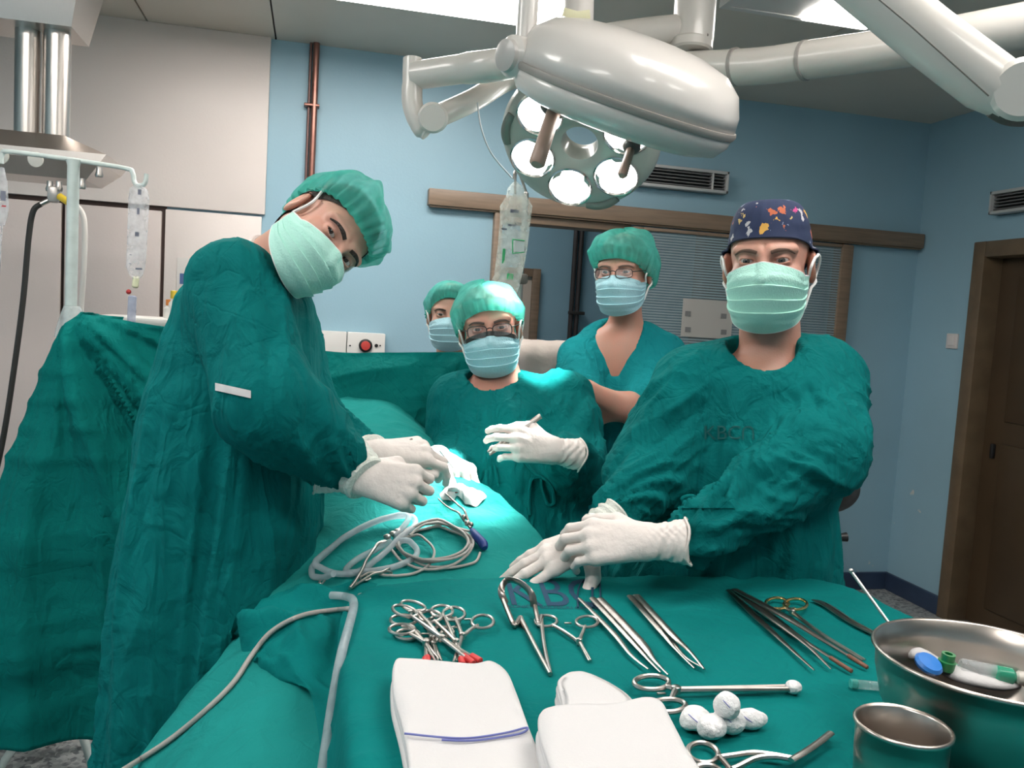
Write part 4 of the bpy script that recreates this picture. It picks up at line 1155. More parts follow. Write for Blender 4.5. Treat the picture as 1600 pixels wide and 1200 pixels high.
for i, t in enumerate(np.linspace(0, 2 * math.pi, n, endpoint=False)):
    rz = .0085 + .046 * math.cos(t) - .010 * math.cos(2 * t); f = v * math.pi / 2; cf = np.cos(f) ** .42
    w = .004 * folds(np.full(k, t * 3), v * 2, 5)
    G[i, :, 0] = (.080 + w) * math.sin(t) * cf; G[i, :, 1] = .014 - (.098 + w) * math.cos(t) * cf; G[i, :, 2] = rz + (.122 - rz) * np.sin(f) ** .95
Pc = PR.push(G.reshape(-1, 3), .0055, (0, .016, 0))
cp_ = PR.t.part('surgical_cap', (PR.L2W(Pc), MB().grid(G, True).f), printcap(), smooth='all')
rim = Pc.reshape(n, k, 3)[:, 0]
PR.t.part('cap_hem', (lambda mb: (PR.L2W(mb.V()), mb.f))(MB().tube(rim, .0020, 6, closed=True)), mat('navy_hem', (.015, .024, .06), .9), parent=cp_)
PR.hair(mat('brown_hair', (.06, .03, .018), .7), .05, -.04, .022)

neckcut = lambda c, r, ax: (lambda P: rcone(P, np.asarray(c) - np.asarray(ax) * .1, np.asarray(c) + np.asarray(ax) * .25, r, r * 1.25))
wl, wr_ = at(1060, 850, 1.535), at(945, 815, 1.66)
gR = gown(PR, 'gown', [
    Loft([(1205, 528, 1.86, 64, .085), (1202, 552, 1.86, 112, .105), (1196, 590, 1.85, 140, .125), (1190, 680, 1.84, 148, .14), (1172, 780, 1.83, 128, .135), (1160, 850, 1.84, 145, .15), (1135, 905, 1.86, 172, .17), (1125, 1200, 1.95, 190, .20), (1120, 1500, 2.0, 200, .22)], (.040, 11, 2.2, 101, ([.9, 1.08, 1.2, 1.45], [1.4, 1.2, .65, .45])), top=.0),
    Limb(at(1284, 592, 1.86), at(1281, 708, 1.70), .090, .084, (.032, 11, 2.2, 111)),
    fore(at(1281, 708, 1.70), wl, .085, .044, (.040, 13, 2.0, 112)),
    Limb(at(1080, 602, 1.84), at(1018, 735, 1.79), .082, .072, (.032, 12, 2.2, 113)),
    fore(at(1018, 735, 1.79), wr_, .074, .046, (.034, 14, 2.0, 114))], MT['gown'],
    cut=[neckcut(at(1195, 512, 1.80), .070, (0, -.12, 1))], h=.0062)
BVR = bvh(gR)
def belt(person, bv, z, c, m, w=.02, rad=.4, a0=0, a1=2 * math.pi, name='gown_belt', dz=0.0):
    G = []
    for t in np.linspace(a0, a1, 90):
        d = A(math.cos(t), math.sin(t), 0); row = []
        for zz in (-w, -w * .5, 0, w * .5, w):
            h = bv.ray_cast(Vector(A(c[0], c[1], z + zz) + d * rad), Vector(-d))
            p = np.array(h[0]) if h[0] else A(c[0], c[1], z) + d * .15
            row.append(p + d * (.004 - .003 * abs(zz) / w))
        G.append(row)
    return person.t.part(name, MB().grid(np.array(G)), m, smooth='all')
pz = at(1090, 790, 1.70)
# waistband visible between the arms, with the tied bow
G = []
for px in np.linspace(1042, 1150, 30):
    row = []
    for py in np.linspace(776, 794, 5):
        h = BVR.ray_cast(Vector(CAM), Vector(nrm(ray(px, py)))); p = np.array(h[0]) if h[0] else at(px, py, 1.7)
        row.append(p - nrm(ray(px, py)) * .004)
    G.append(row)
wb_ = PR.t.part('waist_tie', MB().grid(np.array(G)), MT['gown'], smooth='all')
bow = MB(); c0 = at(1096, 783, 1.665)
for sgn in (-1, 1):
    bow.tube(spline([c0, c0 + RT * .02 * sgn - DN * .010, c0 + RT * .038 * sgn - DN * .004, c0 + RT * .022 * sgn + DN * .008, c0], 6), .0045, 8)
    bow.tube(spline([c0, c0 + RT * .012 * sgn + DN * .03, c0 + RT * .018 * sgn + DN * .06], 6), .004, 6)
PR.t.part('bow', bow, MT['gown'], parent=wb_)
# collar band
def collar(person, bv, cpx, rx, ry, d0, m, name='collar', r=.005, a0=0, a1=2 * math.pi):
    pts = []
    for t in np.linspace(a0, a1, 40):
        px, py = cpx[0] + rx * math.cos(t), cpx[1] + ry * math.sin(t); rr = nrm(ray(px, py))
        h = bv.ray_cast(Vector(CAM), Vector(rr)); p = np.array(h[0]) if h[0] else at(px, py, d0)
        pts.append(p)
    return person.t.part(name, MB().tube(spline(pts, 2), r, 8), m, smooth='all')
# faint hospital stamp on the chest
Vt, Ft = text_mesh('KBC\u2229', .042)
P = []
for q in Vt:
    px, py = 1139 + q[0] * 740 , 677 - q[1] * 740; rr = nrm(ray(px, py)); h = BVR.ray_cast(Vector(CAM), Vector(rr)); P.append((np.array(h[0]) if h[0] else at(px, py, 1.7)) - rr * .003)
o = mkobj('printed_stamp', np.array(P), Ft, mat('gown_print', (.002, .085, .085), .9), PR.t.loc, False); o.parent = PR.t.o
# his left hand lies over his right wrist
hL, fL, _, _ = hand(PR, 'glove', at(1008, 846, 1.520), at(912, 846, 1.545) - at(1008, 846, 1.520), -FW * .80 - DN * .60, True, [(.30, .75, .55), (.30, .8, .55), (.32, .8, .55), (.30, .8, .5)], thumb=(.5, .3, .1), cuff=.072, cuffr=.040, spread=.02, size=1.06)
cuffknit(PR, wr_ + A(.02, 0, .02), at(932, 828, 1.64), .036, .034)
hR2, _, _, _ = hand(PR, 'glove', at(928, 842, 1.625), at(842, 877, 1.600) - at(928, 842, 1.625), -DN * .86 - FW * .52, False, [(.22, .18, .12), (.15, .2, .12), (.15, .2, .12), (.18, .22, .12)], thumb=(1.05, .35, .15), cuff=.05, cuffr=.037, spread=.08, size=1.06)
lowerbody(PR, tR + A(.0, .05, 0), (-.3, -1), MT['gown'])

# ------------------------------------------------------------------ the surgeon bent over at the left
SK_L = skinmat('skin_left', (0.56, 0.33, 0.25), (0.60, 0.30, 0.23))
fc = nrm(RT * .50 + DN * .40 - FW * .77); eL = at(539, 386, 1.585)
uL = nrm(RT * .78 - DN * .54 + FW * .25); uL = nrm(uL - fc * (uL @ fc)); yL = -fc; ML = np.stack([np.cross(yL, uL), yL, uL], 1)
tL = at(345, 700, 1.70)
PL = Person('tall dark-browed person bending over the patient with head tilted, in green gown', (tL[0], tL[1], 0), (ML, at(507, 368, 1.655)), .97, SK_L)
nb = at(408, 432, 1.71)
PL.body([lambda P: rcone(P, PL.L2W((0, .02, -.06)), nb, .056, .066), lambda P: ell(P, nb + A(-.02, 0, -.05), (.07, .11, .06))], np.minimum(PL.o, nb) - A(.2, .2, .16), np.maximum(PL.o, nb) + A(.2, .2, .16))
PL.eyes((0.045, 0.028, 0.018), (-.55, -1, .15))
PL.brows(MT['hairdark'], .0046)
PL.hair(MT['hairdark'], .060, -.085, .005)
PL.bouffant(MT['capmint'], .036, .062, .034, -.050, .138, (0, .010, .0), 3, .034)
PL.mask(MT['maskmint'], 'tie', top=-.008, drop=-.010)
wl, wf = at(548, 728, 1.615), at(575, 712, 1.80)
gL = gown(PL, 'gown', [
    Loft([(410, 388, 1.72, 40, .07), (398, 420, 1.72, 74, .12), (386, 470, 1.72, 98, .16), (378, 540, 1.73, 112, .17), (368, 610, 1.73, 125, .18), (363, 700, 1.73, 135, .19), (352, 800, 1.73, 138, .20), (340, 900, 1.73, 143, .21), (335, 1000, 1.73, 150, .22), (332, 1200, 1.73, 165, .24), (330, 1480, 1.73, 180, .25)], (.052, 8.5, .9, 121, ([.3, 1.15, 1.35, 1.5], [1.2, 1.0, .45, .08])), top=.0),
    Limb(at(366, 446, 1.585), at(418, 630, 1.50), .088, .084, (.016, 7, 2.2, 131)),
    fore(at(418, 630, 1.50), wl, .085, .052, (.032, 12, 2.2, 132)),
    Limb(at(425, 482, 1.86), at(462, 640, 1.88), .085, .078, (.022, 6, 2.2, 133)),
    fore(at(462, 640, 1.88), wf, .078, .045, (.024, 9, 2.2, 134))], MT['gown'], cut=[neckcut(nb + nrm(PL.o - nb) * .04, .068, nrm(PL.o - nb))], h=.0075)
BVL = bvh(gL)
# white collar of the undershirt and the white tape at the waist
col_ = []
ax = nrm(PL.o - nb); xx = nrm(np.cross(ax, A(0, 0, 1))); yy = np.cross(ax, xx); ax0 = PL.L2W((0, .02, -.06)); cc = ax0 + (nb - ax0) * .62
PL.t.part('undershirt_collar', MB().tube([cc + xx * .063 * math.cos(t) + yy * .063 * math.sin(t) for t in np.linspace(0, 2 * math.pi, 36, endpoint=False)], (.006), 8, closed=True), mat('undershirt_pale', (.75, .66, .62), .9))
G = []
for i, px in enumerate(np.linspace(336, 392, 20)):
    row = []
    for dy in (-6, -3, 0, 3, 6):
        py = 604 + (px - 336) * .22 + dy; rr = nrm(ray(px, py)); h = BVL.ray_cast(Vector(CAM), Vector(rr)); row.append((np.array(h[0]) if h[0] else at(px, py, 1.6)) - rr * .005)
    G.append(row)
PL.t.part('waist_tape', MB().grid(np.array(G)), MT['white'], smooth='all')
h1 = at(566, 744, 1.60)
cuffknit(PL, wl - nrm(h1 - wl) * .015, wl + nrm(h1 - wl) * .045, .053, .044)
g_, fLn, _, _ = hand(PL, 'glove', h1, at(650, 764, 1.60) - h1, -FW * .93 - DN * .36, False, [(.95, 1.5, 1.0), (.98, 1.5, 1.0), (1.0, 1.5, 1.0), (1.05, 1.5, 1.0)], thumb=(.3, .9, .5), cuff=.075, cuffr=.050, spread=.03, size=1.05)
h2 = at(592, 709, 1.775)
cuffknit(PL, wf - nrm(h2 - wf) * .02, wf + nrm(h2 - wf) * .03, .046, .040)
g2_, fLf, _, _ = hand(PL, 'glove', h2, at(672, 702, 1.80) - h2, -DN * .80 - FW * .6, True, [(.55, .75, .35), (.70, .9, .4), (.9, 1.0, .5), (1.0, 1.1, .5)], thumb=(.45, .55, .1), cuff=.045, cuffr=.038, spread=.02, size=1.04)
lowerbody(PL, tL + A(0, .0, 0), (.6, .3), MT['gown'])

# ------------------------------------------------------------------ the operating surgeon in the middle
SK_C = skinmat('skin_middle', (0.50, 0.27, 0.20), (0.56, 0.25, 0.19))
tC = at(798, 700, 2.40)
PC = Person('person with spectacles and pale blue mask operating under the round lamp', (tC[0], tC[1], 0), hpose(765, 510, 2.48, (-.10, -1), .0, .06), 1.03, SK_C)
nb = at(778, 592, 2.50)
PC.body([lambda P: rcone(P, PC.L2W((0, .025, -.06)), nb, .060, .070), lambda P: ell(P, nb + A(0, 0, -.05), (.17, .11, .06))], PC.o - A(.22, .22, .33), PC.o + A(.22, .22, .16))
PC.eyes((0.05, 0.035, 0.025)); PC.brows(mat('brow_grey', (.09, .06, .05), .8), .0035)
PC.hair(MT['hairgrey'], .05, -.05, .01)
PC.bouffant(MT['capmint'], .034, .060, .004, -.045, .120, (-.006, 0, 0), 9, .03, droop=-.02)
PC.mask(MT['maskblue'], 'loop', top=-.016)
PC.glasses()
G = np.array([[PC.maskG[i, 0] + A(0, -.0035, .001 + .010 * q * (1 - (abs(i - 45) / 45) ** 4)) for q in np.linspace(-.3, 1, 5)] for i in range(12, 79)])
G = PC.push(G.reshape(-1, 3), .003).reshape(G.shape)
PC.t.part('foam_strip', (PC.L2W(G.reshape(-1, 3)), MB().grid(G).f), MT['dark'], smooth='all')
wl, wr_ = at(884, 707, 2.15), at(700, 735, 2.16)
gC = gown(PC, 'gown', [
    Loft([(778, 578, 2.48, 40, .08), (784, 594, 2.47, 80, .11), (793, 625, 2.45, 104, .13), (800, 690, 2.42, 116, .145), (796, 760, 2.40, 112, .15), (815, 830, 2.40, 114, .16), (830, 950, 2.42, 130, .18), (830, 1200, 2.45, 140, .2)], (.034, 10, 1.6, 141, ([.7, 1.1, 1.3], [1.3, 1.0, .6]))),
    Limb(at(880, 622, 2.46), at(898, 735, 2.34), .086, .080, (.032, 12, 2.2, 151)),
    fore(at(898, 735, 2.34), wl, .080, .052, (.030, 14, 2.2, 152)),
    Limb(at(712, 628, 2.45), at(706, 720, 2.42), .082, .070, (.018, 9, 2.2, 153)),
    fore(at(706, 720, 2.42), wr_, .068, .040, (.016, 12, 2.2, 154))], MT['gown'], cut=[neckcut(at(772, 572, 2.42), .072, (0, -.1, 1))], h=.0085)
BVC = bvh(gC)
bow = MB()
def onC(px, py, off=.006):
    rr = nrm(ray(px, py)); h = BVC.ray_cast(Vector(CAM), Vector(rr)); return (np.array(h[0]) if h[0] else at(px, py, 2.3)) - rr * off
bow.tube(spline([onC(820, 722), onC(836, 740), onC(846, 745), onC(862, 760), onC(866, 785), onC(856, 788), onC(848, 765), onC(846, 748)], 6), .005, 6)
bow.tube(spline([onC(846, 745), onC(830, 750), onC(827, 780), onC(828, 805)], 6), .005, 6)
PC.t.part('waist_tie', bow, MT['gown'])
PC.t.part('waist_tie', MB().tube(spline([onC(772, 727), onC(776, 745), onC(778, 760)], 5), .004, 6), MT['gown'])
# bare chest triangle collar undershirt is hidden; hands
h1 = at(862, 703, 2.12)
hC1, fC1, sC1, _ = hand(PC, 'glove', h1, at(795, 690, 2.07) - h1, -FW * .95 - DN * .30, True, [(.45, .75, .35), (.50, .85, .4), (.55, .9, .4), (.6, .9, .4)], thumb=(.55, .7, .2), cuff=.075, cuffr=.040, spread=.03, size=1.06)
h2 = at(694, 722, 2.13)
hC2, fC2, _, _ = hand(PC, 'glove', h2, at(726, 742, 2.02) - h2, -DN * .9 - FW * .3, False, [(.9, 1.1, .6), (.95, 1.2, .6), (1.0, 1.2, .6), (1.0, 1.2, .6)], thumb=(.5, .8, .3), cuff=.05, cuffr=.034, spread=.05, size=1.0)
lowerbody(PC, tC + A(.05, .05, 0), (-.3, -1), MT['gown'])

# ------------------------------------------------------------------ the man with folded arms behind
SK_B = skinmat('skin_back', (0.50, 0.27, 0.20), (0.55, 0.26, 0.19))
tB = at(972, 650, 2.92)
PB = Person('person with spectacles and folded bare arms in short-sleeved teal scrubs', (tB[0], tB[1], 0), hpose(973, 424, 2.80, (.03, -1), -.28, .02), 1.03, SK_B)
nb = at(978, 512, 2.88)
sBl, eBl, wBl = at(1036, 555, 2.90), at(1004, 650, 2.74), at(915, 612, 2.62)
sBr, eBr, wBr = at(905, 560, 2.86), at(905, 655, 2.70), at(985, 628, 2.70)
PB.body([lambda P: rcone(P, PB.L2W((0, .025, -.06)), nb, .050, .058), lambda P: ell(P, nb + A(0, 0, -.12), (.16, .095, .14)),
         lambda P: rcone(P, sBl, eBl, .055, .047), lambda P: rcone(P, eBl, wBl, .049, .033), lambda P: rcone(P, wBl, wBl + nrm(wBl - eBl) * .08, .030, .022),
         lambda P: rcone(P, sBr, eBr, .055, .046), lambda P: rcone(P, eBr, wBr, .046, .032)], np.minimum(at(880, 660, 2.6), at(880, 360, 2.9)) - A(.06, .1, .05), np.maximum(at(1075, 350, 3.0), at(1075, 640, 2.7)) + A(.06, .12, .06), h=.0032)
PB.eyes((0.06, 0.06, 0.06)); PB.brows(mat('brow_light', (.16, .10, .08), .8), .003)
PB.hair(MT['hairgrey'], .04, -.05, .01)
PB.bouffant(MT['capmint'], .040, .056, .012, -.065, .122, (.010, 0, 0), 15, .034, droop=.035)
PB.mask(MT['maskblue'], 'loop', top=-.010)
PB.glasses(w=.025, h=.014, z=-.005)
vneck = lambda P: np.maximum.reduce([np.abs((P - at(966, 500, 2.8)) @ R0) - .012 - .055 * np.clip((P[:, 2] - at(960, 585, 2.75)[2]) / .16, 0, 1.5), at(960, 588, 2.75)[2] - P[:, 2], (P - at(966, 540, 2.86)) @ F0])
ma = sBl + (eBl - sBl) * .78; mb_ = sBr + (eBr - sBr) * .78
gB = gown(PB, 'scrub_top', [
    Loft([(980, 500, 2.90, 38, .07), (976, 520, 2.90, 62, .09), (970, 560, 2.90, 80, .11), (968, 650, 2.92, 82, .125), (975, 760, 2.95, 86, .13), (980, 980, 3.0, 92, .14)], (.018, 9, 1.6, 161), top=.0),
    Limb(sBl, ma, .078, .082, (.014, 8, 2.2, 171)), Limb(sBr, mb_, .076, .080, (.014, 8, 2.2, 172))], MT['scrub'], h=.0075,
    cut=[neckcut(at(974, 505, 2.84), .060, (0, -.2, 1)), lambda P: np.maximum(vneck(P), -.04)])
BVB = bvh(gB)
lowerbody(PB, tB, (-.2, -1), MT['scrub'])
# pocket stitched on the chest
pk = []
for px in np.linspace(911, 942, 10):
    row = []
    for py in np.linspace(585, 604, 6):
        rr = nrm(ray(px, py)); h = BVB.ray_cast(Vector(CAM), Vector(rr)); row.append((np.array(h[0]) if h[0] else at(px, py, 2.75)) - rr * .004)
    pk.append(row)
PB.t.part('chest_pocket', MB().grid(np.array(pk)), MT['scrub'], smooth='all')

# ------------------------------------------------------------------ the anaesthetist behind the screen
SK_W = skinmat('skin_far', (0.56, 0.33, 0.25), (0.60, 0.32, 0.24))
tW = at(700, 650, 3.25)
PW = Person('person in light green cap and pale blue mask peeking over the screen drape', (tW[0], tW[1], 0), hpose(704, 491, 3.15, (.04, -1), -.05, .02), .97, SK_W)
nb = at(704, 568, 3.22)
PW.body([lambda P: rcone(P, PW.L2W((0, .025, -.06)), nb, .048, .056), lambda P: ell(P, nb + A(0, 0, -.06), (.15, .09, .06))], PW.o - A(.2, .2, .32), PW.o + A(.2, .2, .16), h=.0028)
PW.eyes((0.05, 0.03, 0.02)); PW.brows(MT['hairdark'], .003)
PW.hair(MT['hairdark'], .06, -.05, .01)
PW.bouffant(MT['capmint'], .026, .072, -.015, -.06, .124, (0, 0, 0), 23, .01)
PW.mask(MT['maskblue'], 'loop', top=-.010)
gown(PW, 'scrub_top', [Loft([(704, 552, 3.24, 30, .06), (702, 566, 3.24, 62, .085), (700, 620, 3.26, 78, .11), (700, 750, 3.28, 76, .12), (700, 900, 3.3, 84, .13)], (.015, 9, 1.6, 181)),
    Limb(at(645, 600, 3.26), at(638, 700, 3.2), .065, .06, (.012, 8, 2.2, 183)), Limb(at(755, 600, 3.26), at(760, 700, 3.2), .065, .06, (.012, 8, 2.2, 184))],
    mat('blue_print_scrub', (.22, .34, .62), .9, col2=(.50, .56, .72), vscale=60), h=.009, cut=[neckcut(at(704, 548, 3.18), .06, (0, -.2, 1))])
lowerbody(PW, tW, (-.1, -1), MT['scrub'])
# ================================================================== LAMPS AND CEILING EQUIPMENT
def cyl(a, b, r, n=24, bev=.004):
    a = np.asarray(a, float); b = np.asarray(b, float); l = np.linalg.norm(b - a); e = min(bev, l * .3, r * .5)
    return MB().lathe([(0, 0), (r - e, 0), (r, e), (r, l - e), (r - e, l), (0, l)], a, b - a, n)
def orb(c, r, sq=(1, 1, 1), n=20):
    pr = [(r * math.sin(t), r * math.cos(t)) for t in np.linspace(math.pi - .001, .001, 14)]
    mb = MB().lathe(pr, (0, 0, 0), (0, 0, 1), n); V = mb.V() * np.asarray(sq) + np.asarray(c); return (V, mb.f)
def ceil_of(p): return A(p[0], p[1], HC)
# --- lamp with the closed housing, in front
n1 = nrm(RT * .33 - DN * .93 - FW * .43); xd = nrm(RT * .94 + DN * .34); c1 = at(975, 152, 1.95)
sl = Thing('surgical_lamp', 'closed grey surgical lamp head seen from the side, hanging in front', 'surgical lamp', c1, 'surgical lamps')
sl.part('housing', MB().lathe([(.266, .006), (.262, .040), (.243, .082), (.205, .112), (.14, .130), (.07, .137), (0, .139)], c1, n1, 48, 1.0, .92, xd), MT['lamp'], smooth='all')
sl.part('rim', MB().lathe([(.258, .008), (.270, .006), (.272, -.002), (.268, -.010), (.256, -.010)], c1, n1, 48, 1.0, .92, xd), mat('lamp_seam', (.28, .26, .24), .5))
sl.part('lower_shell', MB().lathe([(.266, -.006), (.262, -.030), (.243, -.055), (.20, -.068), (.10, -.072), (0, -.072)], c1, n1, 48, 1.0, .92, xd), MT['lamp'], smooth='all')
MT['handle'] = mat('sterile_handle_brown', (.36, .24, .19), .35)
for (px, py, d, px2, py2, r, nm) in ((866, 172, 1.93, 838, 258, .0165, 'sterile_handle'), (986, 232, 1.93, 972, 275, .010, 'side_handle')):
    a, b = at(px, py, d), at(px2, py2, d - .05)
    hb = sl.part(nm, MB().lathe([(r * .8, 0), (r, .005), (r * 1.05, np.linalg.norm(b - a) * .5), (r * 1.12, np.linalg.norm(b - a) - .006), (r * .8, np.linalg.norm(b - a)), (0, np.linalg.norm(b - a))], a, b - a, 18), MT['handle'])
    sl.part('handle_flange', MB().lathe([(0, -.012), (r * 2.0, -.012), (r * 2.1, -.004), (r * 1.6, .004), (r, .008), (0, .008)], a, b - a, 24), MT['lampdark'], parent=hb)
q = at(822, 92, 1.90)
ax = nrm(-RT * .75 - FW * .62 + DN * .1)
kn = sl.part('knuckle', cyl(q - ax * .03, q + ax * .055, .045, 32, .012), MT['lamp'])
sl.part('knuckle_cap', MB().lathe([(.036, 0), (.034, .010), (.02, .015), (0, .016)], q + ax * .052, ax, 28), mat('knuckle_grey', (.42, .40, .38), .35), parent=kn)
sl.part('knuckle_gap', cyl(q - ax * .034, q - ax * .026, .047, 32, .001), MT['lampdark'], parent=kn)
pt = at(823, 30, 1.92); sl.part('drop_pole', cyl(at(821, 72, 1.92), ceil_of(pt), .0235, 24), MT['lamp'])
sl.part('neck', cyl(at(903, 50, 1.99), at(905, -25, 2.02), .036, 24), MT['lamp'])
MT['tape'] = mat('yellowed_tape', (.62, .60, .40), .6)
for pts in (((1008, 92), (1030, 97)), ((1030, 95), (1040, 122)), ((1044, 96), (1062, 110))):
    a, b = at(*pts[0], 1.80), at(*pts[1], 1.80)
    sl.part('tape_strip', MB().tube([a, (a + b) / 2 - FW * .004, b], .007, 8, flat=(FW, .12)), MT['tape'])
a, b = at(880, 18, 1.93), at(922, 22, 1.93); sl.part('tape_strip', MB().tube([a, (a + b) / 2 + DN * .006, b], .010, 8, flat=(FW, .15)), MT['tape'])
sl.part('light_glass', MB().lathe([(.085, -.074), (.06, -.078), (0, -.080)], c1 - xd * .06, n1, 32), emis('lit_lamp_glass', (1.0, .97, .93), 12.0))
for (px_, py_, d_, o_, e_) in ((722, 748, 2.08, -.08, .8), (785, 468, 2.47, -.02, 6.0), (850, 574, 2.44, .02, 4.0)):
    ld = bpy.data.lights.new('surgical_beam', 'SPOT'); ld.energy = LAMP_W * e_; ld.spot_size = math.radians(13 if e_ < 1 else 9); ld.spot_blend = .7; ld.shadow_soft_size = .05; ld.color = (1, .97, .93)
    lo = bpy.data.objects.new('surgical_beam', ld); COL.objects.link(lo); cc = c1 - n1 * .095 + xd * o_
    dv = Vector(nrm(at(px_, py_, d_) - cc)); lo.rotation_euler = dv.to_track_quat('-Z', 'Y').to_euler(); lo.location = tuple(cc - sl.loc); lo.parent = sl.o
# --- round lamp with lit bulbs behind it
c2 = at(905, 226, 2.50); n2 = nrm(-nrm(ray(905, 226)) * .74 + DN * .62 - RT * .16)
rl = Thing('surgical_lamp', 'round surgical lamp with glowing bulbs set around an open centre', 'surgical lamp', c2, 'surgical lamps')
Rr, hole = .238, .055
xr = nrm(RT - n2 * (RT @ n2)); yr_ = np.cross(n2, xr)
MT['lampface'] = mat('lamp_face_grey_green', (.40, .42, .38), .30, coat=.5)
rl.part('housing', MB().lathe([(hole, -.006), (hole + .015, .004), (.12, .012), (.20, .006), (.228, -.006), (Rr, -.03), (Rr - .006, -.055), (.19, -.085), (.1, -.095), (hole, -.085), (hole - .008, -.05), (hole, -.006)], c2, n2, 64, cap=False), MT['lampface'], smooth='all')
MT['bulb'] = emis('lit_bulb_glass', (1.0, .97, .93), 12.0)
MT['chrome'] = mat('reflector_ring', (.75, .75, .72), .15, 1.0)
for k in range(6):
    t = math.radians(-97 + 60 * k); cc = c2 + (xr * math.cos(t) + yr_ * math.sin(t)) * .148 + n2 * .006
    rg = rl.part('bulb_ring', MB().lathe([(.066, -.004), (.069, .006), (.064, .009), (.060, .004)], cc, n2, 32, cap=False), MT['chrome'])
    rl.part('bulb', MB().lathe([(.0615, .003), (.05, .006), (0, .008)], cc, n2, 32), MT['bulb'], parent=rg)
for k in range(3):
    t = math.radians(-67 + 120 * k); cc = c2 + (xr * math.cos(t) + yr_ * math.sin(t)) * .222
    rl.part('edge_grip', MB().tube(spline([cc + (-xr * math.sin(t) + yr_ * math.cos(t)) * s_ * .05 + n2 * (.006 * (1 - s_ * s_)) - (xr * math.cos(t) + yr_ * math.sin(t)) * .012 * s_ * s_ for s_ in (-1, -.5, 0, .5, 1)], 4), .013, 8, flat=(n2, .5)), mat('grip_grey', (.16, .18, .16), .4))
fld = at(712, 752, 2.06)
for k in range(6):          # one converging beam per bulb
    t = math.radians(-97 + 60 * k); cc = c2 + (xr * math.cos(t) + yr_ * math.sin(t)) * .148 + n2 * .022
    ld = bpy.data.lights.new('surgical_beam', 'SPOT'); ld.energy = LAMP_W; ld.spot_size = math.radians(19); ld.spot_blend = .6; ld.shadow_soft_size = .05; ld.color = (1, .97, .93)
    lo = bpy.data.objects.new('surgical_beam', ld); COL.objects.link(lo)
    dv = Vector(nrm(fld - cc)); lo.rotation_euler = dv.to_track_quat('-Z', 'Y').to_euler(); lo.location = tuple(cc - rl.loc); lo.parent = rl.o
# arms of the round lamp: elbow at the left, two arms
MT['arm'] = mat('arm_enamel', (.58, .55, .51), .32, coat=.3)
A1 = at(645, 112, 2.28)
def beam(pts, r, flat=1.0, up=None, n=20): return MB().tube(pts, r, n, flat=((A(0, 0, 1) if up is None else up), flat))
ua = rl.part('upper_arm', beam(spline([at(650, 118, 2.28), at(720, 108, 2.22), at(800, 98, 2.16), at(960, 66, 2.4)], 6), [.037] * 7 + [.040] * 12), MT['arm'])
rl.part('elbow', MB().tube(spline([at(645, 92, 2.28), at(644, 130, 2.28), at(645, 165, 2.28), at(657, 196, 2.28), at(668, 208, 2.28)], 5), [.026] * 6 + [.028] * 8 + [.027] * 4 + [.022] * 3, 18), MT['arm'])
ec = rl.part('elbow_disc', cyl(at(678, 184, 2.31), at(676, 184, 2.235), .040, 32, .006), MT['arm'])
rl.part('lower_arm', beam(spline([at(678, 184, 2.30), at(740, 156, 2.34), at(800, 122, 2.42), at(880, 110, 2.56)], 6), .036, .85), MT['arm'])
rl.part('cable', MB().tube(spline([at(746, 160, 2.30), at(752, 200, 2.32), at(768, 240, 2.36), at(800, 278, 2.44)], 6), .0022, 6), mat('cable_grey', (.45, .48, .5), .5))
rl.part('yoke', MB().tube(spline([at(880, 110, 2.56), at(900, 128, 2.62), c2 - n2 * .07 + nrm(-DN - n2 * (-DN @ n2)) * .17], 6), .028, 14), MT['arm'])
# --- ceiling post and long beam
pp_ = at(1083, 40, 2.55)
pt = Thing('lamp_support', 'white ceiling post with long lamp beam running to the right edge', 'lamp arm', ceil_of(pp_))
pt.part('post', cyl(at(1082, 70, 2.55), ceil_of(pp_), .062, 32, .006), MT['arm'])
pt.part('collar', cyl(at(1078, 82, 2.55), at(1079, 64, 2.55), .067, 32, .006), MT['arm'])
for (px, py) in ((1108, 15), (1104, 55)): pt.part('screw', MB().lathe([(0, 0), (.006, 0), (.005, .004), (0, .004)], at(px, py, 2.50), -FW, 12), MT['lampdark'])
bm = spline([at(1075, 108, 2.55), at(1180, 104, 2.42), at(1260, 94, 2.32), at(1400, 75, 2.15), at(1520, 54, 2.0), at(1680, 26, 1.85)], 6)
pt.part('beam', beam(bm, .052, .98, n=24), MT['arm'])
_e = at(1690, 24, 1.84); pt.part('end_post', cyl(_e + A(0, 0, -.07), ceil_of(_e), .060, 28, .008), MT['arm'])
for px, py, d in ((1147, 105, 2.46), (1255, 95, 2.325)):
    a = at(px, py, d); b = at(px + 6, py - 1, d - .008); pt.part('beam_joint', cyl(a, b, .0535, 28, .001), mat('joint_line', (.30, .28, .26), .5), parent=None)
pt.part('beam', beam(spline([at(1060, 45, 2.55), at(1000, 52, 2.5), at(940, 62, 2.44), at(890, 75, 2.4)], 5), .042), MT['arm'])
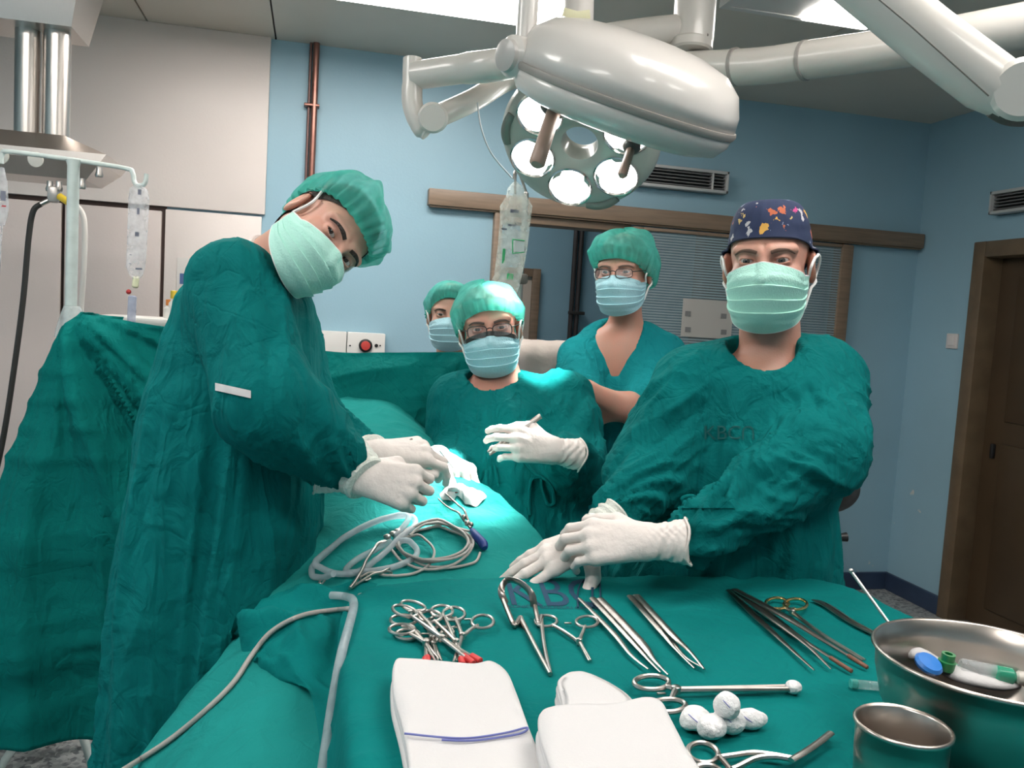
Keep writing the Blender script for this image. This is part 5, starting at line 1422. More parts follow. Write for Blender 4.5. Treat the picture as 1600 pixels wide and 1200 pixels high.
# --- foreground arm at the top right
fa = Thing('ceiling_boom', 'thick cream lamp arm crossing the upper right corner close to the camera', 'lamp arm', at(1450, 60, 1.35))
dirn = nrm(at(1545, 128, 1.33) - at(1330, -40, 1.40)); upv = nrm(np.cross(dirn, RT * .4 - FW)); 
fa.part('arm', MB().tube([at(1250, -105, 1.42), at(1330, -42, 1.40), at(1450, 56, 1.36), at(1545, 128, 1.33), at(1585, 150, 1.32)], [.046, .046, .046, .046, .040], 24, flat=(upv, 1.0)), MT['arm'])
fa.part('seam', MB().tube([at(1290, -70, 1.36), at(1420, 38, 1.318), at(1545, 150, 1.29)], .0012, 6), MT['lampdark'])
fa.part('elbow_disc', cyl(at(1602, 140, 1.40), at(1600, 139, 1.275), .047, 36, .008), MT['arm'])
fa.part('elbow_shoe', MB().tube(spline([at(1553, 168, 1.33), at(1575, 180, 1.33), at(1600, 182, 1.33)], 5), .016, 10), MT['lampdark'])
fa.part('drop_pole', cyl(at(1250, -105, 1.42), ceil_of(at(1250, -105, 1.42)) + A(0, 0, -.0), .04, 20), MT['arm'])

# --- steel ceiling pendant on the left
pc = at(40, 240, 3.05)
pe_ = Thing('ceiling_pendant', 'brushed steel ceiling pendant with two columns and gas outlets', 'medical pendant', (pc[0], pc[1], pc[2]))
for px in (43, 88):
    a, b = at(px, 222, 3.05), at(px - 1, 20, 3.05); pe_.part('column', cyl(a, A(a[0], a[1], HC - .25), .044, 28), MT['brushed'])
a = at(66, 120, 3.09); pe_.part('conduit', cyl(A(a[0], a[1], at(66, 222, 3.07)[2]), A(a[0], a[1], HC - .25), .014, 14), MT['brushed'])
u0 = at(110, 78, 3.0); zt = at(60, 60, 3.05)[2]
poly = lambda x0, x1, y0, y1, z: [A(x0, y0, z), A(x1, y0, z), A(x1, y1, z), A(x0, y1, z)]
tx1 = at(118, 75, 3.0)[0]; ty = pc[1]
hood = MB().add(poly(tx1 - .46, tx1, ty - .12, ty + .12, zt + .015) + poly(tx1 - .55, tx1 + .075, ty - .2, ty + .2, HC), [(0, 1, 2, 3), (4, 5, 6, 7), (0, 1, 5, 4), (1, 2, 6, 5), (2, 3, 7, 6), (3, 0, 4, 7)])
pe_.part('ceiling_hood', hood, MT['brushed'], smooth=False)
zt, z0 = at(60, 218, 3.0)[2], at(60, 272, 3.0)[2]; hx1 = at(165, 250, 2.95)[0]; hx0 = hx1 - .75
hd = MB().add(poly(hx0, hx1 - .16, ty - .08, ty + .08, zt + .02) + poly(hx0, hx1, ty - .17, ty + .17, zt - .045) + poly(hx0, hx1 - .02, ty - .17, ty + .17, zt - .075) + poly(hx0, hx1 - .08, ty - .10, ty + .13, z0 - .01),
    [(0, 1, 2, 3)] + [(4 * k + i, 4 * k + (i + 1) % 4, 4 * k + 4 + (i + 1) % 4, 4 * k + 4 + i) for k in range(3) for i in range(4)] + [(12, 13, 14, 15)])
hdo = pe_.part('service_head', hd, MT['brushed'], smooth=False)
MT['cream'] = mat('cream_plastic', (.68, .64, .58), .4)
for px in (57, 3):
    c = at(px, 249 - (57 - px) * .1, 2.885); ax = nrm(-FW + DN * .25)
    sk = pe_.part('socket_ring', MB().lathe([(.020, 0), (.026, .002), (.026, .008), (.020, .010)], c, ax, 26), MT['cream'], parent=hdo)
    pe_.part('socket_face', MB().lathe([(.020, .003), (0, .003)], c, ax, 22), mat('socket_grey', (.42, .38, .35), .5), parent=hdo)
bz = at(85, 282, 2.95)
for i, (px, py) in enumerate(((78, 290), (92, 290), (128, 286), (155, 268))):
    c = at(px, py, 2.93); pe_.part('gas_outlet', MB().lathe([(0, 0), (.012, 0), (.014, .008), (.010, .02), (.010, .035), (0, .035)], c + A(0, 0, -.02), (0, 0, 1), 16), MT['steel'], parent=hdo)
vb = pe_.part('gas_valve', MB().box(at(84, 304, 2.93), (.035, .04, .055), None, .01), mat('valve_grey', (.45, .42, .40), .35, .6))
pe_.part('valve_nozzle', cyl(at(78, 312, 2.93), at(62, 320, 2.92), .009, 14), MT['steel'], parent=vb)
pe_.part('yellow_connector', cyl(at(92, 306, 2.92), at(108, 317, 2.91), .012, 14), mat('yellow_plastic', (.75, .52, .04), .4), parent=vb)
pe_.part('black_hose', MB().tube(spline([at(64, 319, 2.92), at(52, 330, 2.92), at(45, 370, 2.93), at(36, 470, 2.95), at(20, 590, 2.97), at(4, 690, 2.98), at(-20, 800, 3.0), at(-60, 1000, 3.0)], 8), .0095, 12), MT['dark'])
pe_.part('white_hose', MB().tube(spline([at(108, 317, 2.91), at(124, 326, 2.91), at(132, 350, 2.91), at(131, 420, 2.92), at(126, 500, 2.94), at(124, 640, 2.95)], 8), .009, 12), mat('white_hose', (.66, .62, .58), .45))

# --- white drip stand with the crossbar
MT['polewhite'] = mat('chipped_white_paint', (.60, .66, .63), .4, col2=None, var=.06, vscale=30)
P0 = at(115, 250, 2.70); iv = Thing('drip_stand', 'chipped white drip stand with a hooked crossbar at the left', 'drip stand', (P0[0], P0[1], 0))
px_ = P0[0]
iv.part('pole', MB().tube([A(px_, P0[1], .12), A(px_, P0[1], 1.0), P0 + A(0, 0, -.02), P0], [.018, .018, .018, .023], 16), MT['polewhite'])
c0 = at(5, 236, 2.66); c1_ = at(200, 264, 2.74)
iv.part('crossbar', MB().tube(spline([at(2, 256, 2.66), at(4, 240, 2.66), at(18, 237, 2.66), P0, at(196, 263, 2.74), at(207, 270, 2.74), at(210, 284, 2.74), at(216, 290, 2.73), at(226, 287, 2.72), at(229, 272, 2.72)], 6), .0075, 10), MT['polewhite'])
for k in range(5):
    t = 2 * math.pi * k / 5 + .3; iv.part('foot', MB().tube(spline([A(px_, P0[1], .14), A(px_ + .15 * math.cos(t), P0[1] + .15 * math.sin(t), .11), A(px_ + .24 * math.cos(t), P0[1] + .24 * math.sin(t), .03)], 5), .013, 10), MT['polewhite'])
iv.part('clear_wrap', MB().lathe([(.024, 0), (.034, -.03), (.045, -.07), (.05, -.10)], at(113, 478, 2.69), (0, 0, 1), 20, cap=False), film('clear_plastic_wrap', (.7, .75, .75), .4, .2, .3))
MT['bag'] = film('clear_drip_bag', (.82, .83, .86), .33, .12, .45)
MT['bagw'] = film('clear_infusion_bag', (.80, .86, .80), .30, .12, .45)
MT['ink'] = mat('bag_print_grey', (.16, .17, .22), .7)
def pouch(rows, d, thick, up=None):
    """flat bag from outline rows (left px, right px, py)"""
    G = []
    for (a, b, y) in rows:
        c = at((a + b) / 2, y, d); w = (b - a) / 2 * d / FPX; t = np.linspace(0, 2 * math.pi, 24, endpoint=False)
        tt = thick * min(1, w / .02)
        G.append([c + RT * w * math.cos(q) + FW * tt * math.sin(q) for q in t])
    G = np.array(G).transpose(1, 0, 2); return MB().grid(G, True)
b1 = Thing('infusion_bag', 'slim clear infusion bag hanging on the hook of the white drip stand', 'infusion bag', at(216, 440, 2.72))
b1.part('bag', pouch([(212, 220, 288), (203, 230, 296), (201, 233, 310), (200, 231, 350), (198, 228, 400), (198, 226, 418), (203, 222, 430), (208, 217, 436)], 2.72, .022), MT['bag'], smooth='all')
for (px, py, w, h) in ((218, 300, .010, .016), (214, 366, .012, .014), (204, 398, .006, .003), (203, 412, .006, .003), (217, 420, .02, .006), (216, 330, .008, .02)):
    b1.part('printed_mark', MB().box(at(px, py, 2.695), (w, .0008, h)), MT['ink'], smooth=False)
b1.part('port', cyl(at(213, 432, 2.72), at(211, 450, 2.72), .010, 14), mat('port_yellow', (.75, .74, .50), .4))
b1.part('red_cap', MB().add(*orb(at(201, 456, 2.71), .008)), mat('red_plastic', (.5, .03, .03), .4))
b1.part('drip_chamber', cyl(at(207, 462, 2.72), at(205, 505, 2.72), .013, 16), film('drip_chamber_plastic', (.5, .55, .7), .5, .1, .3))
b2 = Thing('infusion_bag', 'printed clear infusion bag cut by the left edge of the picture', 'infusion bag', at(2, 340, 2.66))
b2.part('bag', pouch([(-6, 6, 262), (-24, 11, 284), (-26, 13, 320), (-24, 12, 336), (-10, 6, 352)], 2.66, .02), MT['bag'], smooth='all')
b2.part('printed_mark', MB().box(at(5, 306, 2.635), (.014, .001, .03)), MT['ink'], smooth=False)
b2.part('red_stripe', MB().box(at(6, 322, 2.634), (.012, .001, .005)), mat('red_print', (.4, .03, .04), .6), smooth=False)
b2.part('drip_line', MB().tube([at(3, 350, 2.66), at(0, 400, 2.66), at(-5, 480, 2.66)], .003, 8), MT['bag'])
# big bag behind the operating surgeon
b3 = Thing('infusion_bag', 'large clear infusion bag with green label above the operating surgeon', 'infusion bag', at(795, 470, 2.95))
b3.part('bag', pouch([(802, 808, 284), (793, 819, 294), (790, 824, 308), (781, 832, 322), (781, 829, 345), (777, 824, 390), (772, 816, 430), (764, 812, 446), (772, 808, 460), (786, 802, 474)], 2.95, .03), MT['bagw'], smooth='all')
gl = mat('green_print', (.05, .42, .16), .6)
fr_ = MB()
for (a, b, c, d) in ((801, 374, 820, 376), (801, 396, 819, 394), (801, 374, 801, 396), ): fr_.tube([at(a, b, 2.912), at(c, d, 2.912)], .002, 6)
b3.part('label_frame', fr_, gl)
b3.part('label', MB().box(at(812, 385, 2.918), (.034, .001, .038)), mat('label_white', (.72, .74, .74), .6), smooth=False)
for (px, py, w, h, m_) in ((804, 330, .03, .012, MT['ink']), (800, 352, .03, .006, MT['ink']), (788, 358, .02, .006, MT['ink']), (787, 400, .01, .05, gl), (797, 432, .022, .02, gl)):
    b3.part('printed_mark', MB().box(at(px, py, 2.922), (w, .0008, h)), m_, smooth=False)
b3.part('hanger', MB().tube(spline([at(805, 305, 2.95), at(805, 285, 2.95), at(806, 270, 2.95)], 4), .004, 8), MT['steel'])
b3.part('drip_tube', MB().tube(spline([at(796, 472, 2.95), at(806, 520, 2.97), at(800, 600, 3.0)], 5), .0025, 8), MT['bag'])
s2 = at(822, 300, 3.0); iv2 = Thing('drip_stand', 'thin steel drip stand behind the large infusion bag', 'drip stand', (s2[0], s2[1], 0))
iv2.part('pole', cyl(A(s2[0], s2[1], .1), A(s2[0], s2[1], s2[2]), .010, 12), MT['steel'])
iv2.part('hook_bar', MB().tube(spline([A(s2[0], s2[1], s2[2]), at(812, 272, 2.98), at(805, 268, 2.95), at(803, 280, 2.95)], 5), .005, 8), MT['steel'])
iv2.part('clamp', MB().box(at(817, 436, 2.97), (.03, .04, .035), None, .008), MT['lampdark'])
for k in range(4):
    t = 2 * math.pi * k / 4 + .6; iv2.part('foot', MB().tube([A(s2[0], s2[1], .12), A(s2[0] + .2 * math.cos(t), s2[1] + .2 * math.sin(t), .02)], .010, 8), MT['steel'])

# --- covered equipment, yellow item, stool, side trolley
ce = at(878, 560, 3.55); ct = at(890, 512, 3.55)[2]
cv = Thing('covered_machine', 'machine under a beige sheet beside the corridor door', 'medical machine', (ce[0], ce[1], 0))
def cvf(P):
    q = np.abs(P - A(ce[0], ce[1], ct / 2 - .03)) - A(.20, .17, ct / 2 - .1); d = np.linalg.norm(np.maximum(q, 0), axis=1) + np.minimum(q.max(1), 0) - .07
    t = np.arctan2(P[:, 1] - ce[1], P[:, 0] - ce[0]); sl_ = (P[:, 0] - ce[0]) * .28
    return np.maximum(d + .03 * folds(t * 3.2, P[:, 2] * 1.5, 61) * np.clip((ct - P[:, 2]) * 6, 0, 1), P[:, 2] - ct - sl_ * .9 + .02)
V_, F_ = surfnet(cvf, (ce[0] - .36, ce[1] - .34, -.02), (ce[0] + .36, ce[1] + .34, ct + .12), .016)
cv.part('sheet', (V_, F_), mat('beige_sheet', (.46, .40, .36), .95, bump=.3, bscale=30), smooth='all')
_bv = bvh(bpy.data.objects['covered_machine'].children[0]); yb = at(932, 505, 3.55); yb[2] = _bv.ray_cast(Vector((yb[0], yb[1], 2.2)), Vector((0, 0, -1)))[0].z + .026; yl = Thing('yellow_bag', 'yellow rounded bag lying on the covered machine', 'bag', yb + A(0, 0, -.03))
yl.part('bag', MB().add(*orb(yb + A(.0, .0, .005), .06, (1.05, .7, .5))), mat('yellow_vinyl', (.72, .55, .03), .5), smooth='all')
yl.part('cap', MB().add(*orb(yb + A(-.06, -.02, -.005), .018)), MT['black'])
ch = at(1318, 764, 2.45); st_ = Thing('swivel_stool', 'black swivel stool with a rounded backrest behind the bearded surgeon', 'stool', (ch[0] - .12, ch[1] + .05, 0))
sc_ = st_.loc
def pad(P):
    q = P - (ch + A(-.03, 0, 0)); return ell(P, ch + A(-.045, 0, .0), (.095, .05, .07))
V_, F_ = surfnet(pad, ch - A(.25, .1, .15), ch + A(.15, .1, .15), .009); st_.part('backrest', (V_, F_), mat('stool_black', (.030, .024, .022), .5), smooth='all')
st_.part('seat', MB().lathe([(0, .50), (.17, .50), (.19, .52), (.19, .55), (.17, .575), (0, .58)], (sc_[0], sc_[1], 0), (0, 0, 1), 32), MT['black'])
st_.part('back_stem', MB().tube(spline([A(sc_[0] + .1, sc_[1], .49), A(sc_[0] + .22, sc_[1], .52), ch + A(0, .04, -.12), ch + A(-.03, .045, 0)], 6), .014, 10), MT['black'])
st_.part('lever', MB().tube([A(sc_[0], sc_[1], .78) * 0 + at(1285, 842, 2.45), at(1308, 840, 2.44), at(1323, 839, 2.44)], [.008, .010, .014], 10), MT['black'])
st_.part('gas_column', cyl(A(sc_[0], sc_[1], .08), A(sc_[0], sc_[1], .5), .025, 16), MT['black'])
for k in range(5):
    t = 2 * math.pi * k / 5; e_ = A(sc_[0] + .26 * math.cos(t), sc_[1] + .26 * math.sin(t), .06)
    f_ = st_.part('base_leg', MB().tube([A(sc_[0], sc_[1], .1), e_], [.022, .015], 10), MT['black']); st_.part('caster', MB().add(*orb(e_ + A(0, 0, -.032), .027)), MT['dark'], parent=f_)
tr = at(245, 496, 3.35); tz = tr[2]
tv = Thing('side_trolley', 'white side trolley behind the screen drape', 'trolley', (tr[0], tr[1], 0))
tv.part('top', MB().bb((tr[0] - .2, tr[1] - .15, tz - .03), (tr[0] + .2, tr[1] + .15, tz), .006), mat('trolley_white', (.72, .70, .66), .4))
for sx in (-1, 1):
    for sy in (-1, 1): tv.part('leg', cyl(A(tr[0] + sx * .17, tr[1] + sy * .12, 0), A(tr[0] + sx * .17, tr[1] + sy * .12, tz - .03), .014, 12), MT['steel'])
for (px, col_, nm, lb) in ((264, (.75, .24, .05), 'orange', 'small bottle with an orange cap on the side trolley'), (271, (.78, .56, .06), 'yellow', 'taller bottle with a yellow cap on the side trolley')):
    c = at(px, 494, 3.30); c[2] = tz; h_ = .065 if nm == 'orange' else .10
    bt = Thing('bottle', lb, 'bottle', c, 'bottles on the side trolley')
    bt.part('body', MB().lathe([(0, 0), (.018, 0), (.02, .004), (.02, h_ * .6), (.01, h_ * .75), (.01, h_ * .8)], c, (0, 0, 1), 18), mat('bottle_white', (.74, .72, .68), .3))
    bt.part('cap', MB().lathe([(0, h_ * .78), (.013, h_ * .78), (.013, h_ + .008), (0, h_ + .01)], c, (0, 0, 1), 16), mat('cap_' + nm, col_, .4))
# ================================================================== THINGS ON THE PATIENT
def onp(pts, lift=.004, n=8, closed=False):
    P = spline([onpat(*p[:2]) for p in pts], n, closed); return np.array([A(p[0], p[1], zpat(p) + lift + (0)) for p in P])
MT['tubing'] = film('milky_suction_tubing', (.62, .68, .72), .62, .12, .45)
MT['cable'] = mat('grey_cable', (.36, .34, .32), .5)
def path3(pts, n=8):
    """pixel polyline over the patient; third number = height above the cloth"""
    P = spline([np.append(onpat(p[0], p[1])[:2], p[2]) for p in pts], n)
    return np.array([A(p[0], p[1], zpat(p) + p[2]) for p in P])
su = Thing('suction_tube', 'milky suction tubing looped on the patient drape', 'tube', onpat(560, 880))
su.part('tubing', MB().tube(path3([(520, 921, .03), (500, 912, .012), (487, 905, .010), (492, 888, .010), (520, 862, .010), (560, 836, .012), (600, 822, .016), (638, 819, .018), (648, 826, .018), (644, 838, .018), (620, 858, .02), (585, 885, .012), (545, 905, .010), (500, 904, .022), (492, 898, .024), (510, 878, .022), (550, 848, .022), (590, 830, .024), (630, 822, .026), (636, 832, .026), (615, 855, .024)], 8), .0062, 12), MT['tubing'])
su.part('tubing', MB().tube(path3([(610, 860, .02), (560, 880, .010), (540, 900, .010), (560, 903, .012), (610, 895, .010), (645, 880, .010), (651, 868, .012), (640, 858, .016), (620, 858, .018)], 8), .0062, 12), MT['tubing'])
# its line falls over the table edge to the front
dlp = spline([A(x_, y_, 0) for x_, y_ in [(517, 936), (540, 938), (553, 948), (545, 985), (533, 1030), (520, 1100), (508, 1180), (498, 1250)]], 8)
dlp = np.array([onany(q[0], q[1], .010) for q in dlp])
for _ in range(4): dlp[1:-1] = (dlp[:-2] + dlp[1:-1] * 2 + dlp[2:]) / 4
su.part('drain_line', MB().tube(dlp, .0070, 12), MT['tubing'])
# suction tip
sp_ = Thing('suction_tip', 'bent steel suction tip clipped to the milky tubing', 'suction tip', onpat(580, 890))
sp_.part('tube', MB().tube(path3([(602, 862, .022), (588, 868, .022), (575, 886, .020), (562, 910, .018), (546, 934, .018)], 8), [.0038] * 9 + [.0032] * 24, 10), MT['steel'])
for (px, py) in ((604, 858), (613, 853), (620, 849)): sp_.part('grip', MB().add(*orb(onpat(px, py, .026), .0075, (1.1, .8, .8))), MT['steel'])
# towel clamp and small steel pieces
tc_ = Thing('towel_clamp', 'steel towel clamp beside the suction tip on the drape', 'clamp', onpat(590, 905))
tc_.part('shank', MB().tube(path3([(548, 927, .010), (565, 917, .012), (583, 908, .014), (598, 904, .014), (607, 898, .012), (609, 893, .006)], 6), .0026, 8), MT['steel'])
tc_.part('shank', MB().tube(path3([(562, 911, .010), (575, 905, .012), (590, 904, .012), (604, 902, .012), (612, 900, .006)], 6), .0024, 8), MT['steel'])
tc_.part('finger_ring', MB().tube([onpat(570 + 8 * math.cos(t), 911 + 4 * math.sin(t), .010) for t in np.linspace(0, 2 * math.pi, 20, endpoint=False)], .0020, 6, closed=True), MT['steel'])
tc2 = Thing('towel_clamp', 'steel towel clamp at the left loop of the milky tubing', 'clamp', onpat(498, 925))
for dx in (0, 7): tc2.part('jaw', MB().tube(path3([(492 + dx, 936, .006), (496 + dx * .6, 926, .012), (500 + dx, 918, .014)], 6), .0022, 8), MT['steel'])
tc2.part('pivot', MB().add(*orb(onpat(499, 924, .014), .004)), MT['steel'])
# cautery cable coil
cc_ = Thing('cautery_cable', 'grey cautery cable coiled on the drape beside the tubing', 'cable', onpat(675, 860))
cen = onpat(676, 860); ex = (onpat(738, 858) - onpat(616, 860)) / 2; ey = (onpat(680, 826) - onpat(672, 894)) / 2
pts = []
for i in range(5 * 40):
    t = 2 * math.pi * i / 40; k = i / 40; s_ = 1 - .07 * math.sin(k * 2.3) - .02 * k
    p = cen + ex * s_ * math.cos(t) + ey * s_ * math.sin(t) + A(.006 * math.sin(k * 3.1), .006 * math.cos(k * 2.1), 0); pts.append(A(p[0], p[1], zpat(p) + .004 + .0045 * k * .8 + .003 * math.sin(t * 2 + k)))
cc_.part('coil', MB().tube(np.array(pts), .0028, 8), MT['cable'])
cc_.part('lead', MB().tube(path3([(621, 850, .014), (660, 848, .012), (678, 868, .010), (668, 890, .008), (640, 902, .006), (600, 905, .008), (575, 897, .01)], 8), .0028, 8), MT['cable'])
cc_.part('lead', MB().tube(path3([(750, 868, .006), (742, 882, .005), (715, 890, .006), (690, 894, .008)], 8), .0028, 8), MT['cable'])
cc_.part('lead', MB().tube(path3([(735, 840, .014), (700, 832, .016), (660, 835, .02), (640, 848, .016)], 8), .0028, 8), MT['cable'])
# long cable over the turned-up cloth to the floor at the left
lc = Thing('long_cable', 'thick grey cable running over the table drape down to the lower left', 'cable', at(400, 1020, 1.40))
lcp = spline([A(x_, y_, 0) for x_, y_ in [(553, 955), (520, 957), (470, 966), (425, 990), (395, 1025), (365, 1070), (320, 1115), (265, 1160), (200, 1203), (140, 1245)]], 8)
lcp = np.array([onany(q[0], q[1], .006) for q in lcp]); lcp[1:-1] = (lcp[:-2] + lcp[1:-1] * 2 + lcp[2:]) / 4
lc.part('cable', MB().tube(lcp, .0042, 10), MT['cable'])
# bipolar forceps with the blue plug
bf = Thing('bipolar_forceps', 'bipolar forceps with a blue plug lying on the drape', 'forceps', onpat(730, 830))
for pts in ([(684, 787, .012), (705, 807, .016), (725, 827, .018), (735, 838, .018)], [(695, 778, .012), (712, 797, .016), (727, 815, .018), (733, 832, .018)]):
    bf.part('prong', MB().tube(path3(pts, 6), np.interp(np.linspace(0, 1, 19), [0, .5, 1], [.0016, .0028, .0032]), 8), MT['steel_dark'])
for (px, py) in ((724, 822), (729, 832), (735, 834)): bf.part('insulator', MB().add(*orb(onpat(px, py, .020), .006)), MT['steel_dark'])
bf.part('plug', MB().tube(path3([(737, 840, .016), (744, 850, .016), (753, 858, .014), (757, 864, .010)], 6), np.interp(np.linspace(0, 1, 19), [0, .3, .8, 1], [.006, .0095, .010, .006]), 12), mat('navy_plug', (.012, .04, .20), .45))
# gauze
gz = Thing('gauze_pad', 'crumpled white gauze pad lying on the lit belly drape', 'gauze', onpat(725, 775))
outl = [(700, 752), (692, 768), (687, 774), (693, 782), (705, 784), (714, 778), (722, 782), (728, 790), (742, 793), (752, 788), (760, 776), (748, 770), (728, 764), (716, 766)]
cg = np.mean([onpat(*p) for p in outl], 0); rim_ = spline([onpat(*p) for p in outl], 6, True); G = []
for p in rim_:
    row = []
    for k in np.linspace(1, .02, 9):
        q = cg + (p - cg) * k; row.append(A(q[0], q[1], zpat(q) + .004 + .016 * (1 - k ** 3) + .012 * (vn2(np.array([q[0] * 60]), np.array([q[1] * 60]), 5)[0] - .5)))
    G.append(row)
gz.part('pad', MB().grid(np.array(G), True), MT['white'], smooth='all')
gz.part('twisted_corner', MB().tube(spline([onpat(708, 778, .014), onpat(704, 766, .024), onpat(699, 752, .034)], 6), np.linspace(.014, .004, 13), 10), MT['white'], smooth='all')
gz.part('blood_spot', MB().add(*orb(onpat(712, 778, .013), .005, (1, 1, .4))), mat('blood_stain', (.18, .03, .025), .6))
# blue sterile sheet round the wound
wd_ = []
w0 = [(636, 733), (650, 727), (668, 733), (684, 738), (690, 745), (672, 742), (655, 738)]
ws = Thing('wound_sheet', 'small bright blue sheet edge round the wound under the hands', 'wound sheet', onpat(660, 738))
rim_ = spline([onpat(*p) for p in w0], 5, True); cg = rim_.mean(0)
ws.part('sheet', MB().grid(np.array([[A(*(q := cg + (p - cg) * k)[:2], zpat(q) + .006 + .004 * (1 - k)) for k in np.linspace(1, .05, 5)] for p in rim_]), True), mat('wound_blue', (.05, .42, .62), .8), smooth='all')
# instruments in the hands
def rod(a, b, ra, rb, n=10, m=6): return MB().tube([np.asarray(a) + (np.asarray(b) - np.asarray(a)) * t for t in np.linspace(0, 1, m)], np.linspace(ra, rb, m), n)
sc1 = Thing('scalpel', 'steel scalpel held by the bent surgeon over the wound', 'scalpel', at(665, 728, 1.83))
a, b = at(641, 686, 1.80), at(668, 728, 1.84)
sc1.part('handle', MB().tube([a, (a + b) / 2, b], [.0045, .005, .0045], 8, flat=(FW, .5)), MT['steel']); sc1.part('blade', rod(b, at(671, 736, 1.85), .004, .001), MT['steel'])
nh = Thing('needle_holder', 'open steel needle holder in the raised glove of the operating surgeon', 'needle holder', at(800, 685, 2.03))
a = at(843, 652, 2.13)
for (px, py, dd) in ((762, 706, 2.09), (765, 711, 2.085)):
    b = at(px, py, dd); nh.part('jaw', MB().tube([a, a + (b - a) * .4, a + (b - a) * .75, b], [.0045, .005, .0045, .0028], 10), MT['steel'])
nh.part('handle_end', MB().tube(spline([at(828, 662, 2.125), at(840, 653, 2.13), at(845, 650, 2.13)], 4), .007, 10, flat=(FW, .5)), MT['steel'])
sk_ = Thing('tissue_hook', 'thin steel hook held in the lower glove of the operating surgeon', 'hook', at(700, 725, 2.05))
sk_.part('rod', rod(at(687, 704, 2.04), at(709, 732, 2.03), .0028, .0018), MT['steel']); sk_.part('tip', rod(at(709, 732, 2.03), at(712, 738, 2.02), .0018, .0008), MT['steel'])

# ================================================================== THINGS ON THE INSTRUMENT TABLE
def ringpts(c, ax, ay, n=28): return [np.asarray(c) + ax * math.cos(t) + ay * math.sin(t) for t in np.linspace(0, 2 * math.pi, n, endpoint=False)]
def clampthing(name, label, cat, rings, joint, tips, lift=.004, rr=(19, 10), r=.0028, material=None, rot=0, tipmat=None, group=None, tipr=None, ringmat=None, curve=0):
    """scissor-like instrument: rings = two ring centres (px), joint px, tips = two tip px; everything lies on the drape"""
    material = material or MT['steel']; J = onm(*joint, lift); t = Thing(name, label, cat, onm(*joint), group)
    for k in (0, 1):
        c = onm(*rings[k], lift + .002 * k); a = onm(rings[k][0] + rr[0], rings[k][1] + rot, lift + .002 * k) - c; b = onm(rings[k][0], rings[k][1] + rr[1], lift + .002 * k) - c
        t.part('finger_ring', MB().tube(ringpts(c, a, b), r * .95, 8, closed=True), ringmat or material)
        e = nrm(J - c); s0 = c + e * min(np.linalg.norm(a), np.linalg.norm(b)) * 1.02
        tip = onm(*tips[k], lift * .6 + .002 * k)
        mid = (J + tip) / 2 + (np.cross(nrm(tip - J), A(0, 0, 1)) * curve if curve else 0)
        sh = t.part('shank', MB().tube(spline([s0, (s0 + J) / 2 + A(0, 0, .001), J + A(0, 0, .002 * (k - .5))], 5), np.linspace(r * .95, r * 1.25, 11), 8), material)
        t.part('jaw', MB().tube(spline([J, mid, tip], 5), np.linspace(r * 1.25, tipr or r * .55, 11), 8), material, parent=sh)
        if tipmat:
            e = nrm(tip - mid); t.part('tip_cover', cyl(tip - e * .012, tip + e * .008, r * 1.7, 12, .001), tipmat, parent=sh)
    t.part('pivot', MB().lathe([(0, -.004), (r * 1.7, -.004), (r * 1.7, .005), (r * 1.2, .006), (0, .006)], J, (0, 0, 1), 14), material)
    t.part('ratchet', MB().box((onm(*rings[0], lift) * .45 + onm(*rings[1], lift) * .45 + J * .1), (.012, .004, .003), None, .001), material)
    return t
MT['redtip'] = mat('red_rubber_tip', (.55, .03, .03), .5)
H = 'hemostat clamps piled beside the white towels'
clampthing('hemostat', 'steel hemostat with red tips at the top left of the clamp pile', 'clamp', [(645, 950), (632, 958)], (690, 1000), [(745, 1033), (735, 1036)], .016, (19, 8), tipmat=MT['redtip'], group=H, rot=4)
clampthing('hemostat', 'steel hemostat with red tips crossing the middle of the clamp pile', 'clamp', [(690, 958), (672, 966)], (712, 1006), [(728, 1034), (722, 1038)], .012, (17, 9), tipmat=MT['redtip'], group=H)
clampthing('hemostat', 'steel hemostat with the separate right ring in the clamp pile', 'clamp', [(754, 974), (709, 962)], (722, 996), [(712, 1036), (708, 1038)], .010, (17, 10), group=H)
clampthing('hemostat', 'steel hemostat with rings at the left of the clamp pile', 'clamp', [(630, 972), (628, 986)], (665, 1008), [(686, 1034), (680, 1036)], .007, (20, 8), group=H)
clampthing('hemostat', 'steel hemostat lowest left in the clamp pile', 'clamp', [(637, 994), (690, 990)], (666, 1006), [(668, 1036), (664, 1038)], .004, (18, 8), tipmat=MT['redtip'], group=H)
clampthing('hemostat', 'steel hemostat under the others pointing down in the clamp pile', 'clamp', [(660, 964), (700, 976)], (678, 1010), [(690, 1036), (684, 1036)], .003, (18, 8), group=H)
# spring-handled needle holder (black spring bow)
t = Thing('spring_retractor', 'spring handled retractor with a dark bow standing at the drape edge', 'retractor', onm(820, 980))
bow_ = spline([onm(790, 945, .012), onm(783, 925, .03), onm(792, 908, .042), onm(812, 912, .045), onm(830, 930, .034), onm(834, 950, .014)], 6)
t.part('spring_bow', MB().tube(bow_, .0060, 10, flat=(A(.3, 1, .2), .35)), MT['steel_dark'])
t.part('arm', MB().tube(spline([onm(786, 938, .018), onm(796, 965, .010), onm(804, 980, .006), onm(812, 969, .006)], 6), .0045, 8), MT['steel_dark'])
t.part('arm', MB().tube(spline([onm(834, 942, .018), onm(838, 962, .010), onm(842, 978, .006), onm(846, 966, .006)], 6), .0042, 8), MT['steel_dark'])
t.part('jaw', MB().tube(spline([onm(813, 968, .006), onm(836, 1012, .005), onm(859, 1056, .004)], 6), np.linspace(.0042, .0030, 13), 8), MT['steel'])
t.part('jaw', MB().tube(spline([onm(845, 966, .006), onm(850, 1010, .005), onm(860, 1056, .004)], 6), np.linspace(.0036, .0028, 13), 8), MT['steel'])
